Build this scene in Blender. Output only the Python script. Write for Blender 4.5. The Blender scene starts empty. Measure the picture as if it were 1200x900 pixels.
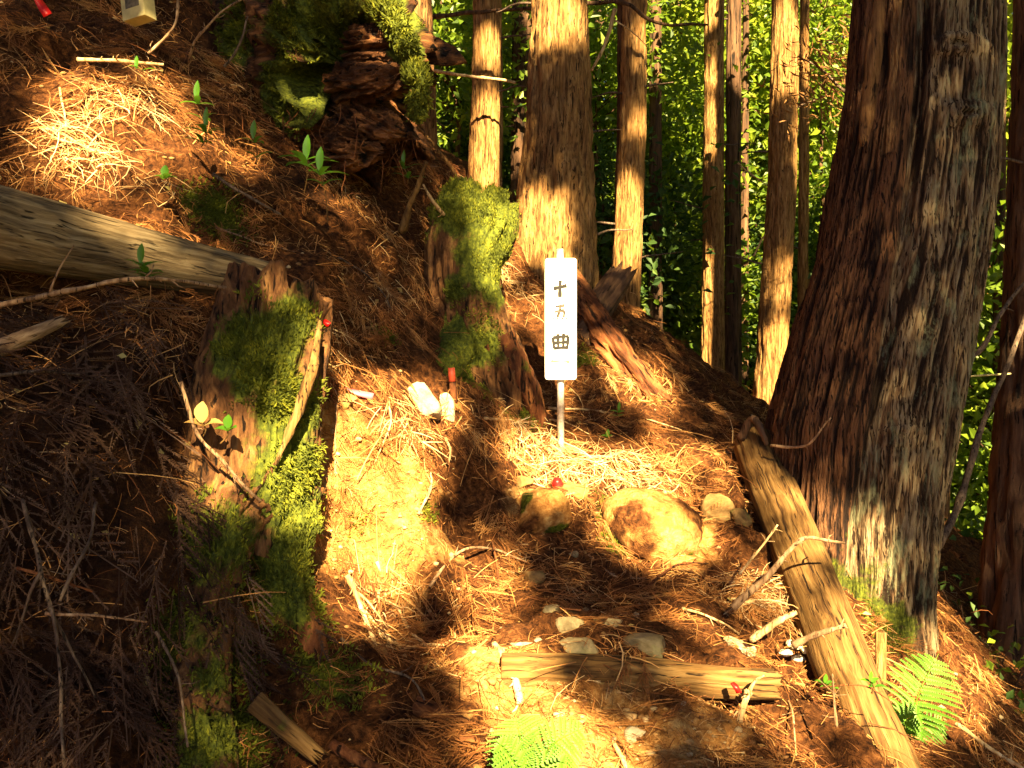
import bpy, math, random
import numpy as np
from mathutils import Vector, Matrix
random.seed(7); rng = np.random.default_rng(11)
C = bpy.context.scene
R = math.radians
# ------------------------------------------------------------------ camera, sky, sun
F = 960.0                                   # focal length in photo pixels (1200 wide)
cam_d = bpy.data.cameras.new('camera'); cam = bpy.data.objects.new('camera', cam_d)
C.collection.objects.link(cam); C.camera = cam
cam_d.sensor_width = 36; cam_d.lens = 36 * F / 1200; cam_d.clip_start = .05; cam_d.clip_end = 2000
cam.location = (0, 0, 0); cam.rotation_euler = (R(90), 0, 0)
SUN_AZ, SUN_EL = R(9), R(34)               # azimuth measured from -Y (behind the camera) towards +X
S = np.array([math.sin(SUN_AZ)*math.cos(SUN_EL), -math.cos(SUN_AZ)*math.cos(SUN_EL), math.sin(SUN_EL)])
w = bpy.data.worlds.new('World'); C.world = w; w.use_nodes = True
nt = w.node_tree; nt.nodes.clear()
sky = nt.nodes.new('ShaderNodeTexSky'); sky.sky_type = 'NISHITA'; sky.sun_disc = False
sky.sun_elevation = SUN_EL; sky.sun_rotation = math.pi - SUN_AZ
sky.air_density = 0.14; sky.dust_density = 0.2; sky.ozone_density = 0.3
bg = nt.nodes.new('ShaderNodeBackground'); bg.inputs[1].default_value = 0.05
ow = nt.nodes.new('ShaderNodeOutputWorld')
nt.links.new(sky.outputs[0], bg.inputs[0]); nt.links.new(bg.outputs[0], ow.inputs[0])
sd = bpy.data.lights.new('sun', 'SUN'); sd.energy = 5.0; sd.angle = R(0.5); sd.color = (1.0, 0.77, 0.39)
sun = bpy.data.objects.new('sun', sd); C.collection.objects.link(sun)
sun.rotation_euler = Vector(S).to_track_quat('Z', 'Y').to_euler(); sun.location = (3, -8, 6)
C.view_settings.view_transform = 'Standard'; C.view_settings.look = 'None'
C.view_settings.gamma = 1; C.view_settings.exposure = 3.35
C.render.engine = 'CYCLES'
C.cycles.max_bounces = 6; C.cycles.diffuse_bounces = 3; C.cycles.glossy_bounces = 2
C.cycles.transmission_bounces = 4; C.cycles.transparent_max_bounces = 4

# ------------------------------------------------------------------ numpy helpers
def at(px, py, d):
    return np.array([(px-600)/F*d, d, (450-py)/F*d])
def unit(v):
    v = np.asarray(v, float); n = np.linalg.norm(v, axis=-1, keepdims=True); return v/np.maximum(n, 1e-9)
def _h(ix, iy, iz, seed):
    h = (ix.astype(np.int64)*374761393 + iy.astype(np.int64)*668265263 + iz.astype(np.int64)*2147483647 + seed*974634777) & 0xffffffff
    h = ((h ^ (h >> 13)) * 1274126177) & 0xffffffff
    h = (h ^ (h >> 16)) & 0xffffffff
    return h / 4294967295.0
def vnoise(P, seed=0):
    P = np.asarray(P, float); i = np.floor(P); f = P - i; f = f*f*(3-2*f); i = i.astype(np.int64)
    x, y, z = i[..., 0], i[..., 1], i[..., 2]; fx, fy, fz = f[..., 0], f[..., 1], f[..., 2]
    def L(a, b, t): return a + (b-a)*t
    r = L(L(L(_h(x, y, z, seed), _h(x+1, y, z, seed), fx), L(_h(x, y+1, z, seed), _h(x+1, y+1, z, seed), fx), fy),
          L(L(_h(x, y, z+1, seed), _h(x+1, y, z+1, seed), fx), L(_h(x, y+1, z+1, seed), _h(x+1, y+1, z+1, seed), fx), fy), fz)
    return r*2-1
def fbm(P, seed=0, oct=4, gain=.5):
    P = np.asarray(P, float); s = 0; a = 1; t = 0
    for k in range(oct):
        s = s + a*vnoise(P*(2.03**k), seed+k*17); t += a; a *= gain
    return s/t
class MB:
    def __init__(s): s.v = []; s.f3 = []; s.f4 = []; s.n = 0; s.a = []
    def add(s, v, f3=None, f4=None, rnd=None):
        v = np.asarray(v, float).reshape(-1, 3)
        if f3 is not None and len(f3): s.f3.append(np.asarray(f3, np.int64).reshape(-1, 3)+s.n)
        if f4 is not None and len(f4): s.f4.append(np.asarray(f4, np.int64).reshape(-1, 4)+s.n)
        s.v.append(v); s.n += len(v)
        if rnd is None: rnd = .5
        s.a.append(np.broadcast_to(np.asarray(rnd, float), (len(v),)))
    def mesh(s, name, off=(0, 0, 0), smooth=True, attrs=None):
        V = np.concatenate(s.v) - np.asarray(off, float)
        F3 = np.concatenate(s.f3) if s.f3 else np.zeros((0, 3), int); F4 = np.concatenate(s.f4) if s.f4 else np.zeros((0, 4), int)
        me = bpy.data.meshes.new(name); me.vertices.add(len(V)); me.vertices.foreach_set('co', V.astype(np.float32).ravel())
        nl = len(F3)*3+len(F4)*4; me.loops.add(nl); me.polygons.add(len(F3)+len(F4))
        me.loops.foreach_set('vertex_index', np.concatenate([F3.ravel(), F4.ravel()]).astype(np.int32))
        st = np.concatenate([np.arange(len(F3))*3, len(F3)*3+np.arange(len(F4))*4]).astype(np.int32)
        me.polygons.foreach_set('loop_start', st)
        me.polygons.foreach_set('use_smooth', np.full(len(st), smooth, bool))
        A = dict(attrs or {}); A['rnd'] = np.concatenate(s.a)
        for k, arr in A.items():
            at_ = me.attributes.new(k, 'FLOAT', 'POINT'); at_.data.foreach_set('value', np.asarray(arr, np.float32))
        me.update(calc_edges=True); me.validate(); return me
def tag(o, label=None, cat=None, group=None, kind=None):
    if label: o['label'] = label
    if cat: o['category'] = cat
    if group: o['group'] = group
    if kind: o['kind'] = kind
    return o
def empty(name, loc, label, cat, group=None):
    o = bpy.data.objects.new(name, None); C.collection.objects.link(o); o.location = Vector(loc); o.empty_display_size = .1
    return tag(o, label, cat, group)
def part(name, mb, m, parent, smooth=True, attrs=None, label=None):
    par = parent; off = np.zeros(3); p = parent
    while p is not None: off = off + np.array(p.location); p = p.parent
    o = bpy.data.objects.new(name, mb.mesh(name, off, smooth, attrs)); o.data.materials.append(m)
    C.collection.objects.link(o); o.parent = par
    if label: o['label'] = label
    return o
def solo(name, mb, m, label, cat, group=None, kind=None, smooth=True, attrs=None, loc=None):
    if loc is None:
        V = np.concatenate(mb.v); loc = np.array([V[:, 0].mean(), V[:, 1].mean(), V[:, 2].min()])
    o = bpy.data.objects.new(name, mb.mesh(name, loc, smooth, attrs)); o.data.materials.append(m); o.location = Vector(loc)
    C.collection.objects.link(o); return tag(o, label, cat, group, kind)
def spline(P, n):
    """Catmull-Rom through P, n samples"""
    P = np.asarray(P, float)
    if len(P) == 2: t = np.linspace(0, 1, n)[:, None]; return P[0]*(1-t)+P[1]*t
    Q = np.vstack([2*P[0]-P[1], P, 2*P[-1]-P[-2]]); k = len(P)-1
    t = np.linspace(0, k-1e-6, n); i = t.astype(int); f = (t-i)[:, None]
    a, b, c, d = Q[i], Q[i+1], Q[i+2], Q[i+3]
    return .5*((2*b)+(-a+c)*f+(2*a-5*b+4*c-d)*f*f+(-a+3*b-3*c+d)*f**3)
def frames(P):
    T = unit(np.gradient(P, axis=0)); ref = np.array([0, 0, 1.]) if abs(T[0][2]) < .8 else np.array([1., 0, 0])
    N = []; n = unit(np.cross(T[0], ref))
    for t in T: n = unit(n - t*np.dot(n, t)); N.append(n)
    N = np.array(N); return T, N, np.cross(T, N)
def tube(mb, P, r, n=8, cap=True, rnd=.5, ridge=0, seed=0, fr=8.):
    P = np.asarray(P, float); m = len(P); r = np.broadcast_to(np.asarray(r, float), (m,))
    T, N, B = frames(P); th = np.arange(n)/n*2*math.pi
    c, s = np.cos(th), np.sin(th)
    rad = r[:, None]*np.ones(n)
    if ridge:
        L = np.concatenate([[0], np.cumsum(np.linalg.norm(np.diff(P, axis=0), axis=1))])
        q = np.stack([np.broadcast_to(c*fr*.25, (m, n)), np.broadcast_to(s*fr*.25, (m, n)), np.broadcast_to(L[:, None]*fr, (m, n))], -1)
        rad = rad*(1+ridge*fbm(q, seed, 3))
    V = P[:, None]+rad[..., None]*(c[None, :, None]*N[:, None]+s[None, :, None]*B[:, None])
    i = np.arange(m-1)[:, None]*n; j = np.arange(n)[None]; k = (j+1) % n
    f = np.stack([i+j, i+k, i+n+k, i+n+j], -1).reshape(-1, 4)
    V = V.reshape(-1, 3); f3 = []
    if cap:
        V = np.vstack([V, P[0], P[-1]]); a = m*n; b = a+1
        f3 = [(a, (q+1) % n, q) for q in range(n)]+[(b, (m-1)*n+q, (m-1)*n+(q+1) % n) for q in range(n)]
    mb.add(V, f3, f, rnd)
def wob(P, amp, seed, n=14, fr=5.):
    P = spline(P, n); d = np.stack([fbm(P*fr+k*31.7, seed+k, 2) for k in range(3)], -1)
    return P+d*amp
def quat_rows(v):
    """random perpendicular to each row of v"""
    a = rng.normal(size=v.shape); return unit(a-v*np.sum(a*v, -1, keepdims=True))
def leafquads(mb, P, D, size, aspect=.5, rnd=None, fold=.15, N=None):
    """diamond leaves with base at P pointing along D"""
    P = np.asarray(P, float); n = len(P); D = unit(D)
    N = quat_rows(D) if N is None else unit(N-D*np.sum(N*D, -1, keepdims=True))
    Sd = np.cross(D, N); size = np.broadcast_to(np.asarray(size, float), (n,))[:, None]
    mid = P+D*size*.45; up = N*size*fold
    V = np.stack([P, mid+Sd*size*aspect*.5+up, P+D*size, mid-Sd*size*aspect*.5+up], 1).reshape(-1, 3)
    f = np.arange(n*4).reshape(-1, 4)
    if rnd is None: rnd = rng.random(n)
    mb.add(V, None, f, np.repeat(rnd, 4))

# ------------------------------------------------------------------ materials
def M(name):
    m = bpy.data.materials.new(name); m.use_nodes = True; t = m.node_tree; t.nodes.clear(); return m, t
def nd(t, typ, **kw):
    n = t.nodes.new(typ)
    for k, v in kw.items():
        if isinstance(k, str) and hasattr(n, k): setattr(n, k, v)
    return n
def lk(t, a, b): t.links.new(a, b)
def ramp(t, src, stops):
    r = t.nodes.new('ShaderNodeValToRGB'); e = r.color_ramp.elements
    while len(e) < len(stops): e.new(.5)
    for k, (p, c) in enumerate(stops):
        e[k].position = p; e[k].color = (*c, 1) if len(c) == 3 else (c[0], c[0], c[0], 1)
    lk(t, src, r.inputs[0]); return r.outputs[0]
def coord(t, scale=(1, 1, 1), warp=0, wscale=3):
    tc = t.nodes.new('ShaderNodeTexCoord'); o = tc.outputs['Object']
    if warp:
        nz = t.nodes.new('ShaderNodeTexNoise'); nz.inputs['Scale'].default_value = wscale; lk(t, o, nz.inputs['Vector'])
        mx = t.nodes.new('ShaderNodeVectorMath'); mx.operation = 'MULTIPLY_ADD'
        mx.inputs[1].default_value = (warp,)*3; lk(t, nz.outputs['Color'], mx.inputs[0]); lk(t, o, mx.inputs[2]); o = mx.outputs[0]
    mp = t.nodes.new('ShaderNodeMapping'); mp.inputs['Scale'].default_value = scale; lk(t, o, mp.inputs[0]); return mp.outputs[0]
def noise(t, vec, scale, detail=5, rough=.6, dist=0):
    n = t.nodes.new('ShaderNodeTexNoise'); n.inputs['Scale'].default_value = scale; n.inputs['Detail'].default_value = detail
    n.inputs['Roughness'].default_value = rough; n.inputs['Distortion'].default_value = dist; lk(t, vec, n.inputs['Vector']); return n.outputs[0]
def mix(t, fac, a, b):
    m = t.nodes.new('ShaderNodeMix'); m.data_type = 'RGBA'
    for s_, v in ((m.inputs[0], fac), (m.inputs[6], a), (m.inputs[7], b)):
        if isinstance(v, bpy.types.NodeSocket): lk(t, v, s_)
        elif isinstance(v, (int, float)): s_.default_value = v
        else: s_.default_value = (*v, 1)
    return m.outputs[2]
def math_(t, op, a, b=0., c=0.):
    m = t.nodes.new('ShaderNodeMath'); m.operation = op
    for s_, v in zip(m.inputs, (a, b, c)):
        if isinstance(v, bpy.types.NodeSocket): lk(t, v, s_)
        else: s_.default_value = v
    return m.outputs[0]
def attr(t, name):
    a = t.nodes.new('ShaderNodeAttribute'); a.attribute_name = name; return a.outputs['Fac']
def finish(t, col, rough=.9, h=None, dist=.01, strength=1., spec=.2, sub=None):
    b = t.nodes.new('ShaderNodeBsdfPrincipled'); o = t.nodes.new('ShaderNodeOutputMaterial')
    if isinstance(col, bpy.types.NodeSocket): lk(t, col, b.inputs['Base Color'])
    else: b.inputs['Base Color'].default_value = (*col, 1)
    b.inputs['Roughness'].default_value = rough; b.inputs['Specular IOR Level'].default_value = spec
    if h is not None:
        bp = t.nodes.new('ShaderNodeBump'); bp.inputs['Distance'].default_value = dist; bp.inputs['Strength'].default_value = strength
        lk(t, h, bp.inputs['Height']); lk(t, bp.outputs[0], b.inputs['Normal'])
    lk(t, b.outputs[0], o.inputs[0])
MOSS = [(.3, (.022, .03, .005)), (.5, (.07, .085, .008)), (.72, (.17, .18, .015))]
def bark(name, dark, mid, light, stretch=(26, 26, 2.2), warp=.05, mossy=0., dist=.012, lichen=0.):
    m, t = M(name); v = coord(t, stretch, warp, 4); h = noise(t, v, 1, 6, .62)
    v2 = coord(t, (3, 3, 1)); big = noise(t, v2, 1.4, 3)
    hh = math_(t, 'ADD', math_(t, 'MULTIPLY', h, .75), math_(t, 'MULTIPLY', big, .25))
    col = ramp(t, hh, [(.36, dark), (.5, mid), (.64, light)])
    if lichen:
        l = noise(t, coord(t, (9, 9, 4), .1), 1.5, 6, .7)
        col = mix(t, math_(t, 'MULTIPLY', ramp(t, l, [(.52, (0,)), (.62, (1,))]), lichen), col, (.26, .27, .19))
    fine = noise(t, coord(t, (60, 60, 60)), 1, 4, .7)
    ck = ramp(t, noise(t, coord(t, (stretch[0]*2.2, stretch[1]*2.2, stretch[2]*.8), .02, 9), 1, 3, .55), [(.35, (0,)), (.42, (1,))])
    col = mix(t, ck, tuple(x*.35 for x in dark), col)
    mo = ramp(t, noise(t, coord(t, (30, 30, 30)), 2, 4, .7), MOSS)
    mf = math_(t, 'ADD', attr(t, 'moss'), math_(t, 'MULTIPLY', math_(t, 'SUBTRACT', noise(t, coord(t, (7, 7, 7)), 1, 5, .65), .5), 1.3))
    mfac = ramp(t, mf, [(.42, (0,)), (.58, (1,))])
    has = math_(t, 'GREATER_THAN', attr(t, 'moss'), .03)
    col = mix(t, math_(t, 'MULTIPLY', mfac, has), col, mo)
    finish(t, col, .88, math_(t, 'ADD', math_(t, 'MULTIPLY', ck, .35), math_(t, 'ADD', h, math_(t, 'MULTIPLY', fine, .25))), dist)
    return m
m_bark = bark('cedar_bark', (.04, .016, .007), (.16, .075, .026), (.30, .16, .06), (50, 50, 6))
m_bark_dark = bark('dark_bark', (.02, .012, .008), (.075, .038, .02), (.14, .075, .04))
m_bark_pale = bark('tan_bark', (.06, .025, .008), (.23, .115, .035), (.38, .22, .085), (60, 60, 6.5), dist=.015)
def big_bark():
    m, t = M('shaggy_cedar_bark'); h = noise(t, coord(t, (75, 75, 9.0), .05, 5), 1, 6, .62)
    h2 = noise(t, coord(t, (170, 170, 26), .03, 9), 1, 3, .6)
    hh = math_(t, 'ADD', math_(t, 'MULTIPLY', h, .42), math_(t, 'ADD', math_(t, 'MULTIPLY', attr(t, 'ridge'), .45), math_(t, 'MULTIPLY', h2, .2)))  # ridge map also paints crevices darker than the bark's own tone
    grey = ramp(t, hh, [(.33, (.018, .009, .004)), (.46, (.085, .045, .022)), (.6, (.18, .115, .06)), (.78, (.30, .23, .135))])
    brown = ramp(t, hh, [(.3, (.012, .005, .003)), (.5, (.06, .025, .011)), (.72, (.15, .068, .03))])
    ck = ramp(t, noise(t, coord(t, (130, 130, 7), .03, 9), 1, 3, .55), [(.39, (0,)), (.45, (1,))]); grey = mix(t, ck, (.02, .009, .004), grey); brown = mix(t, ck, (.008, .003, .002), brown)
    lich = ramp(t, noise(t, coord(t, (11, 11, 3.5), .1), 1.2, 6, .7), [(.54, (0,)), (.63, (1,))])
    grey = mix(t, math_(t, 'MULTIPLY', lich, .5), grey, (.27, .29, .17))
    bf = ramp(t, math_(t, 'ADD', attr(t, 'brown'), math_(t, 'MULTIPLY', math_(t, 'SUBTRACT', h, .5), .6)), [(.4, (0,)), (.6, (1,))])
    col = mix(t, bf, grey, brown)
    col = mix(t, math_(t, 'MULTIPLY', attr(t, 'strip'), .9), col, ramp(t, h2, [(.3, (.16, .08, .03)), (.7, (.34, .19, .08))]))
    mo = ramp(t, noise(t, coord(t, (30, 30, 30)), 2, 4, .7), MOSS)
    mf = math_(t, 'ADD', attr(t, 'moss'), math_(t, 'MULTIPLY', math_(t, 'SUBTRACT', noise(t, coord(t, (9, 9, 9)), 1, 5, .65), .5), 1.3))
    col = mix(t, math_(t, 'MULTIPLY', ramp(t, mf, [(.45, (0,)), (.6, (1,))]), math_(t, 'GREATER_THAN', attr(t, 'moss'), .03)), col, mo)
    finish(t, col, .85, math_(t, 'ADD', math_(t, 'MULTIPLY', ck, .5), math_(t, 'ADD', h, math_(t, 'MULTIPLY', h2, .6))), .02); return m
m_big = big_bark()
m_rot = bark('rotten_wood', (.03, .01, .004), (.13, .042, .014), (.30, .12, .038), (22, 22, 5), .1, dist=.02)
m_rotb = bark('brown_rotten_wood', (.025, .010, .004), (.11, .046, .016), (.26, .13, .045), (28, 28, 7), .1, dist=.02)
m_rot2 = bark('layered_rotten_wood', (.014, .005, .002), (.075, .027, .009), (.25, .105, .035), (8, 8, 30), .15, dist=.03)
m_logw = bark('weathered_log_wood', (.04, .017, .005), (.135, .070, .020), (.23, .135, .048), (60, 60, 3.0), .06, dist=.005)
m_loggrey = bark('silvered_log_wood', (.05, .032, .015), (.16, .11, .055), (.29, .22, .125), (70, 70, 2.4), .05, dist=.005)
m_stick = bark('dead_stick_bark', (.10, .05, .025), (.27, .16, .085), (.42, .29, .17), (60, 60, 14), .02, dist=.002)
m_stickgrey = bark('grey_twig_bark', (.04, .026, .018), (.10, .066, .045), (.20, .14, .095), (60, 60, 14), .02, dist=.002)
m_bare = bark('peeled_wood', (.26, .15, .06), (.46, .30, .14), (.62, .46, .26), (50, 50, 3), .03, dist=.003)
def ground_mat():
    m, t = M('forest_floor')
    a = noise(t, coord(t, (1, 1, 1), .05, 20), 45, 6, .7); b = noise(t, coord(t), 6, 4, .6); c = noise(t, coord(t), 180, 3, .6)
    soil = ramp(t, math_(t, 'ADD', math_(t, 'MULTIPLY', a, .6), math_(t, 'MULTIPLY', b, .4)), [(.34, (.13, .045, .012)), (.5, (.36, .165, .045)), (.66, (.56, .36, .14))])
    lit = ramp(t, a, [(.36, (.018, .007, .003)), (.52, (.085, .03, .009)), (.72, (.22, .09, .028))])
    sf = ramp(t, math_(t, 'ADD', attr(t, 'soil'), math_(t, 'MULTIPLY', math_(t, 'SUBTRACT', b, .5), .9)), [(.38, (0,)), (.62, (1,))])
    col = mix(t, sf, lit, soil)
    mo = ramp(t, noise(t, coord(t), 60, 4, .7), MOSS)
    mf = math_(t, 'ADD', attr(t, 'moss'), math_(t, 'MULTIPLY', math_(t, 'SUBTRACT', noise(t, coord(t), 9, 5, .65), .5), 1.1))
    col = mix(t, math_(t, 'MULTIPLY', ramp(t, mf, [(.45, (0,)), (.6, (1,))]), math_(t, 'GREATER_THAN', attr(t, 'moss'), .03)), col, mo)
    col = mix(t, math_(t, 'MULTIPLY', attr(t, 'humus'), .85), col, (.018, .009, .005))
    col = mix(t, math_(t, 'MULTIPLY', attr(t, 'green'), .85), col, (.05, .075, .02))
    finish(t, col, .95, math_(t, 'ADD', a, math_(t, 'MULTIPLY', c, .4)), .018, 1., .1); return m
m_ground = ground_mat()
def rnd_mat(name, stops, rough=.8, transl=0., tcol=None, spec=.2):
    m, t = M(name); col = ramp(t, attr(t, 'rnd'), stops)
    b = t.nodes.new('ShaderNodeBsdfPrincipled'); o = t.nodes.new('ShaderNodeOutputMaterial')
    lk(t, col, b.inputs['Base Color']); b.inputs['Roughness'].default_value = rough; b.inputs['Specular IOR Level'].default_value = spec
    if transl:
        tr = t.nodes.new('ShaderNodeBsdfTranslucent'); lk(t, mix(t, .55, col, tcol), tr.inputs[0])
        ms = t.nodes.new('ShaderNodeMixShader'); ms.inputs[0].default_value = transl
        lk(t, b.outputs[0], ms.inputs[1]); lk(t, tr.outputs[0], ms.inputs[2]); lk(t, ms.outputs[0], o.inputs[0])
    else: lk(t, b.outputs[0], o.inputs[0])
    return m
m_needle = rnd_mat('dead_cedar_needles', [(0, (.035, .012, .004)), (.3, (.13, .042, .011)), (.6, (.32, .13, .036)), (.85, (.50, .27, .09)), (1, (.70, .52, .28))], .75)
m_needlegrey = rnd_mat('greyed_cedar_needles', [(0, (.016, .006, .003)), (.5, (.06, .027, .014)), (1, (.17, .10, .062))], .8)
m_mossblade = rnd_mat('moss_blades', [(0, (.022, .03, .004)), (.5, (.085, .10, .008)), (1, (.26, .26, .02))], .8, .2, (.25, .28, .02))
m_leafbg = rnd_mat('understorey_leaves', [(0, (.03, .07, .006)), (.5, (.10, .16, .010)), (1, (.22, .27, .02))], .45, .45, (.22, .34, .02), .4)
m_leafyel = rnd_mat('pale_understorey_leaves', [(0, (.06, .11, .006)), (.5, (.18, .24, .014)), (1, (.34, .37, .03))], .45, .5, (.42, .5, .04), .4)  # lighter, yellower leaf copy whose colour stands in for sunlight
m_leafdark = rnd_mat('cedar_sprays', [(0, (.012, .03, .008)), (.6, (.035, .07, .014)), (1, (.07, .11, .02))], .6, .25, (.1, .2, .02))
m_leafcan = rnd_mat('canopy_leaves', [(0, (.02, .035, .008)), (1, (.05, .07, .012))], .6, .06, (.1, .15, .02))
m_seed = rnd_mat('seedling_leaves', [(0, (.035, .12, .01)), (1, (.09, .24, .015))], .4, .35, (.25, .5, .03), .4)
m_fern = rnd_mat('fern_green', [(0, (.05, .15, .010)), (1, (.12, .24, .018))], .5, .35, (.2, .38, .02), .3)
m_deadleaf = rnd_mat('dead_leaf', [(0, (.30, .17, .05)), (1, (.55, .45, .15))], .6, .2, (.5, .4, .1))
m_brownspray = rnd_mat('dead_cedar_spray', [(0, (.12, .05, .018)), (1, (.30, .15, .05))], .7, .2, (.35, .18, .05))
def stone_mat(name, a, b, green=.5):
    m, t = M(name); n = noise(t, coord(t), 14, 6, .65); n2 = noise(t, coord(t), 70, 4, .7)
    col = ramp(t, n, [(.35, a), (.65, b)])
    col = mix(t, math_(t, 'MULTIPLY', ramp(t, noise(t, coord(t), 9, 4), [(.5, (0,)), (.6, (1,))]), green), col, (.12, .14, .03))
    finish(t, col, .85, math_(t, 'ADD', n, math_(t, 'MULTIPLY', n2, .3)), .01); return m
m_stone = stone_mat('grey_green_stone', (.16, .12, .06), (.36, .28, .15), .35)
m_stonepale = stone_mat('pale_stone', (.24, .18, .10), (.50, .43, .30), .2)
m_stonemoss = stone_mat('mossy_stone', (.12, .065, .022), (.32, .19, .07), .7)
def plain(name, col, rough=.6, nz=.15, sc=30, spec=.3, dirt=None):
    m, t = M(name); n = noise(t, coord(t), sc, 5, .65)
    c2 = tuple(x*(1-nz*2.2) for x in col) if dirt is None else dirt
    finish(t, ramp(t, n, [(.32, c2), (.6, col)]), rough, n, .001, .5, spec); return m
m_white = plain('white_sign_paint', (.72, .71, .67), .45, .05, 7, .4, (.55, .51, .42))
m_dirtywhite = plain('scuffed_white_paint', (.74, .72, .66), .5, .1, 40, .4, (.42, .36, .27))
m_ink = plain('black_ink', (.012, .010, .009), .8, .2, 60)
m_inkfade = plain('faded_ink', (.03, .025, .022), .8, .2, 90, .1, (.09, .08, .07))
m_steel = plain('rusty_screw', (.16, .11, .08), .5, .3, 80)
m_red = plain('red_marker_plastic', (.55, .008, .006), .4, .15, 20)
m_pink = plain('pink_marker_tape', (.80, .12, .16), .4, .15, 20)
m_yboard = plain('yellowed_board', (.50, .42, .19), .7, .12, 20)
m_print = plain('faded_dark_print', (.13, .11, .08), .7, .3, 60)
m_redwood = plain('red_painted_wood', (.38, .05, .02), .6, .25, 30)
m_white_f = plain('white_bracket_fungus', (.72, .66, .48), .7, .15, 30)

# ------------------------------------------------------------------ terrain
def zfar(x, y):
    xs = 9*np.tanh(x/9.); z = -.72*xs+1.30
    z = z-2.75/(1+np.exp(-(2.6-y)/.9))
    z = z+np.where(y < 0, .30*np.maximum(y, -40), 0)
    z = z+np.where(y > 14, .22*(y-14), 0)
    z = z+np.where(x > 14, .35*(x-14), 0)+np.where(x < -20, -.2*(x+20), 0)
    return z
CP = [  # (px, py, depth) of ground points
 # trail
 (750,900,1.92),(600,900,1.86),(880,900,1.95),(500,900,1.82),(750,828,2.15),(620,828,2.15),(880,832,2.17),(750,764,2.27),(620,764,2.27),(870,768,2.29),(740,745,2.42),
 (720,710,2.68),(640,700,2.62),(820,710,2.75),(700,650,3.0),(620,640,2.95),(650,580,3.22),(800,640,3.02),(760,590,3.18),(660,512,3.55),(720,540,3.45),(800,550,3.5),
 (870,500,4.1),(860,600,3.3),(900,700,2.85),(930,790,2.45),(950,890,2.05),
 # right of log / down slope
 (1000,640,3.35),(1040,740,3.05),(1090,780,2.9),(1100,880,2.5),(1190,900,2.9),(1200,800,4.2),(1150,760,4.4),
 # crest and behind
 (620,460,3.8),(700,440,4.0),(750,470,4.0),(800,480,4.4),(700,370,4.6),(640,330,4.7),(760,400,5.0),(840,450,5.4),(640,290,5.1),(900,490,5.1),
 (570,235,6.3),(500,210,5.6),(735,372,5.9),(835,440,7.4),(600,225,7.5),
 # under middle stump, slope left of it
 (600,460,3.7),(560,470,3.35),(520,440,3.35),(500,300,3.9),(440,300,3.45),(440,400,3.15),(400,250,3.45),(380,330,3.0),(480,250,4.0),(430,200,3.9),
 # soil face
 (480,450,3.08),(430,448,2.98),(480,472,2.86),(430,470,2.76),(540,500,3.08),(480,520,2.80),(420,530,2.68),(430,600,2.60),(500,600,2.74),(420,690,2.46),(500,700,2.60),(560,700,2.66),(540,620,2.92),(370,600,2.42),
 (560,780,2.30),(470,780,2.16),(540,850,2.02),(430,860,1.92),(350,860,1.83),(370,740,2.14),(310,760,1.98),(300,880,1.70),
 # left bank under log
 (0,900,1.52),(120,900,1.56),(230,900,1.60),(0,750,1.66),(120,750,1.70),(240,740,1.82),(0,600,1.80),(120,600,1.86),(230,600,2.06),(0,480,1.93),(120,480,2.0),(220,480,2.2),(0,380,2.08),(120,370,2.22),(220,370,2.38),(330,400,2.62),(-200,600,1.6),(-200,350,1.9),
 # above log
 (0,300,2.32),(0,215,2.46),(110,240,2.58),(220,275,2.76),(310,300,2.95),(60,170,2.66),(150,170,2.78),(230,200,2.92),(300,230,3.1),(100,100,2.95),(200,110,3.1),(20,80,2.85),(280,150,3.3),(340,210,3.4),
 (20,0,3.1),(120,30,3.3),(200,40,3.55),(120,-80,3.6),(0,-120,3.4),(280,60,3.95),(360,60,4.4),(200,-80,4.0),(-200,150,2.3),(-200,0,2.6),(420,60,5.0),(300,-60,4.6)]
cp = np.array([at(*p) for p in CP])
extra = [(0,1.0,-1.30),(0,0,-1.55),(.5,1.0,-1.27),(1.0,1.0,-1.42),(-.5,1.0,-1.2),(-1.0,1.0,-.95),(-1.6,1.0,-.4),(.4,.2,-1.55),(-.8,0,-1.2),(1.4,1.6,-1.4),(-1.6,0,-.6),(1.5,0,-2.1)]
cp = np.vstack([cp, extra])
ring = []
for a in np.linspace(0, 2*math.pi, 28, endpoint=False): ring.append((8.5*math.cos(a), 3+8.5*math.sin(a)))
for x_, y_ in ((3.4, 1.5), (3.6, 4), (3.6, 6), (-4.5, 5), (-4.5, 2), (0, 9), (-2.5, 7.5), (3, 8)): ring.append((x_, y_))
ring = np.array(ring); XY = np.vstack([cp[:, :2], ring])
res = np.concatenate([cp[:, 2]-zfar(cp[:, 0], cp[:, 1]), np.zeros(len(ring))])
def phi(r): return r*r*np.log(np.maximum(r, 1e-6))
K = phi(np.linalg.norm(XY[:, None]-XY[None], axis=-1))+np.eye(len(XY))*.02
Pm = np.hstack([np.ones((len(XY), 1)), XY]); A = np.block([[K, Pm], [Pm.T, np.zeros((3, 3))]])
wt = np.linalg.solve(A, np.concatenate([res, np.zeros(3)]))
def zraw(x, y):
    x = np.asarray(x, float); y = np.asarray(y, float); q = np.stack([x.ravel(), y.ravel()], -1)
    win = 1/(1+np.exp((np.hypot(q[:, 0], q[:, 1]-3)-7.2)/.35)); out = np.zeros(len(q)); k = np.where(win > 1e-4)[0]
    for s0 in range(0, len(k), 40000):
        kk = k[s0:s0+40000]; r = np.linalg.norm(q[kk][:, None]-XY[None], axis=-1)
        out[kk] = phi(r)@wt[:len(XY)]+wt[-3]+q[kk]@wt[-2:]
    return (out*win).reshape(x.shape)+zfar(x, y)
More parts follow.
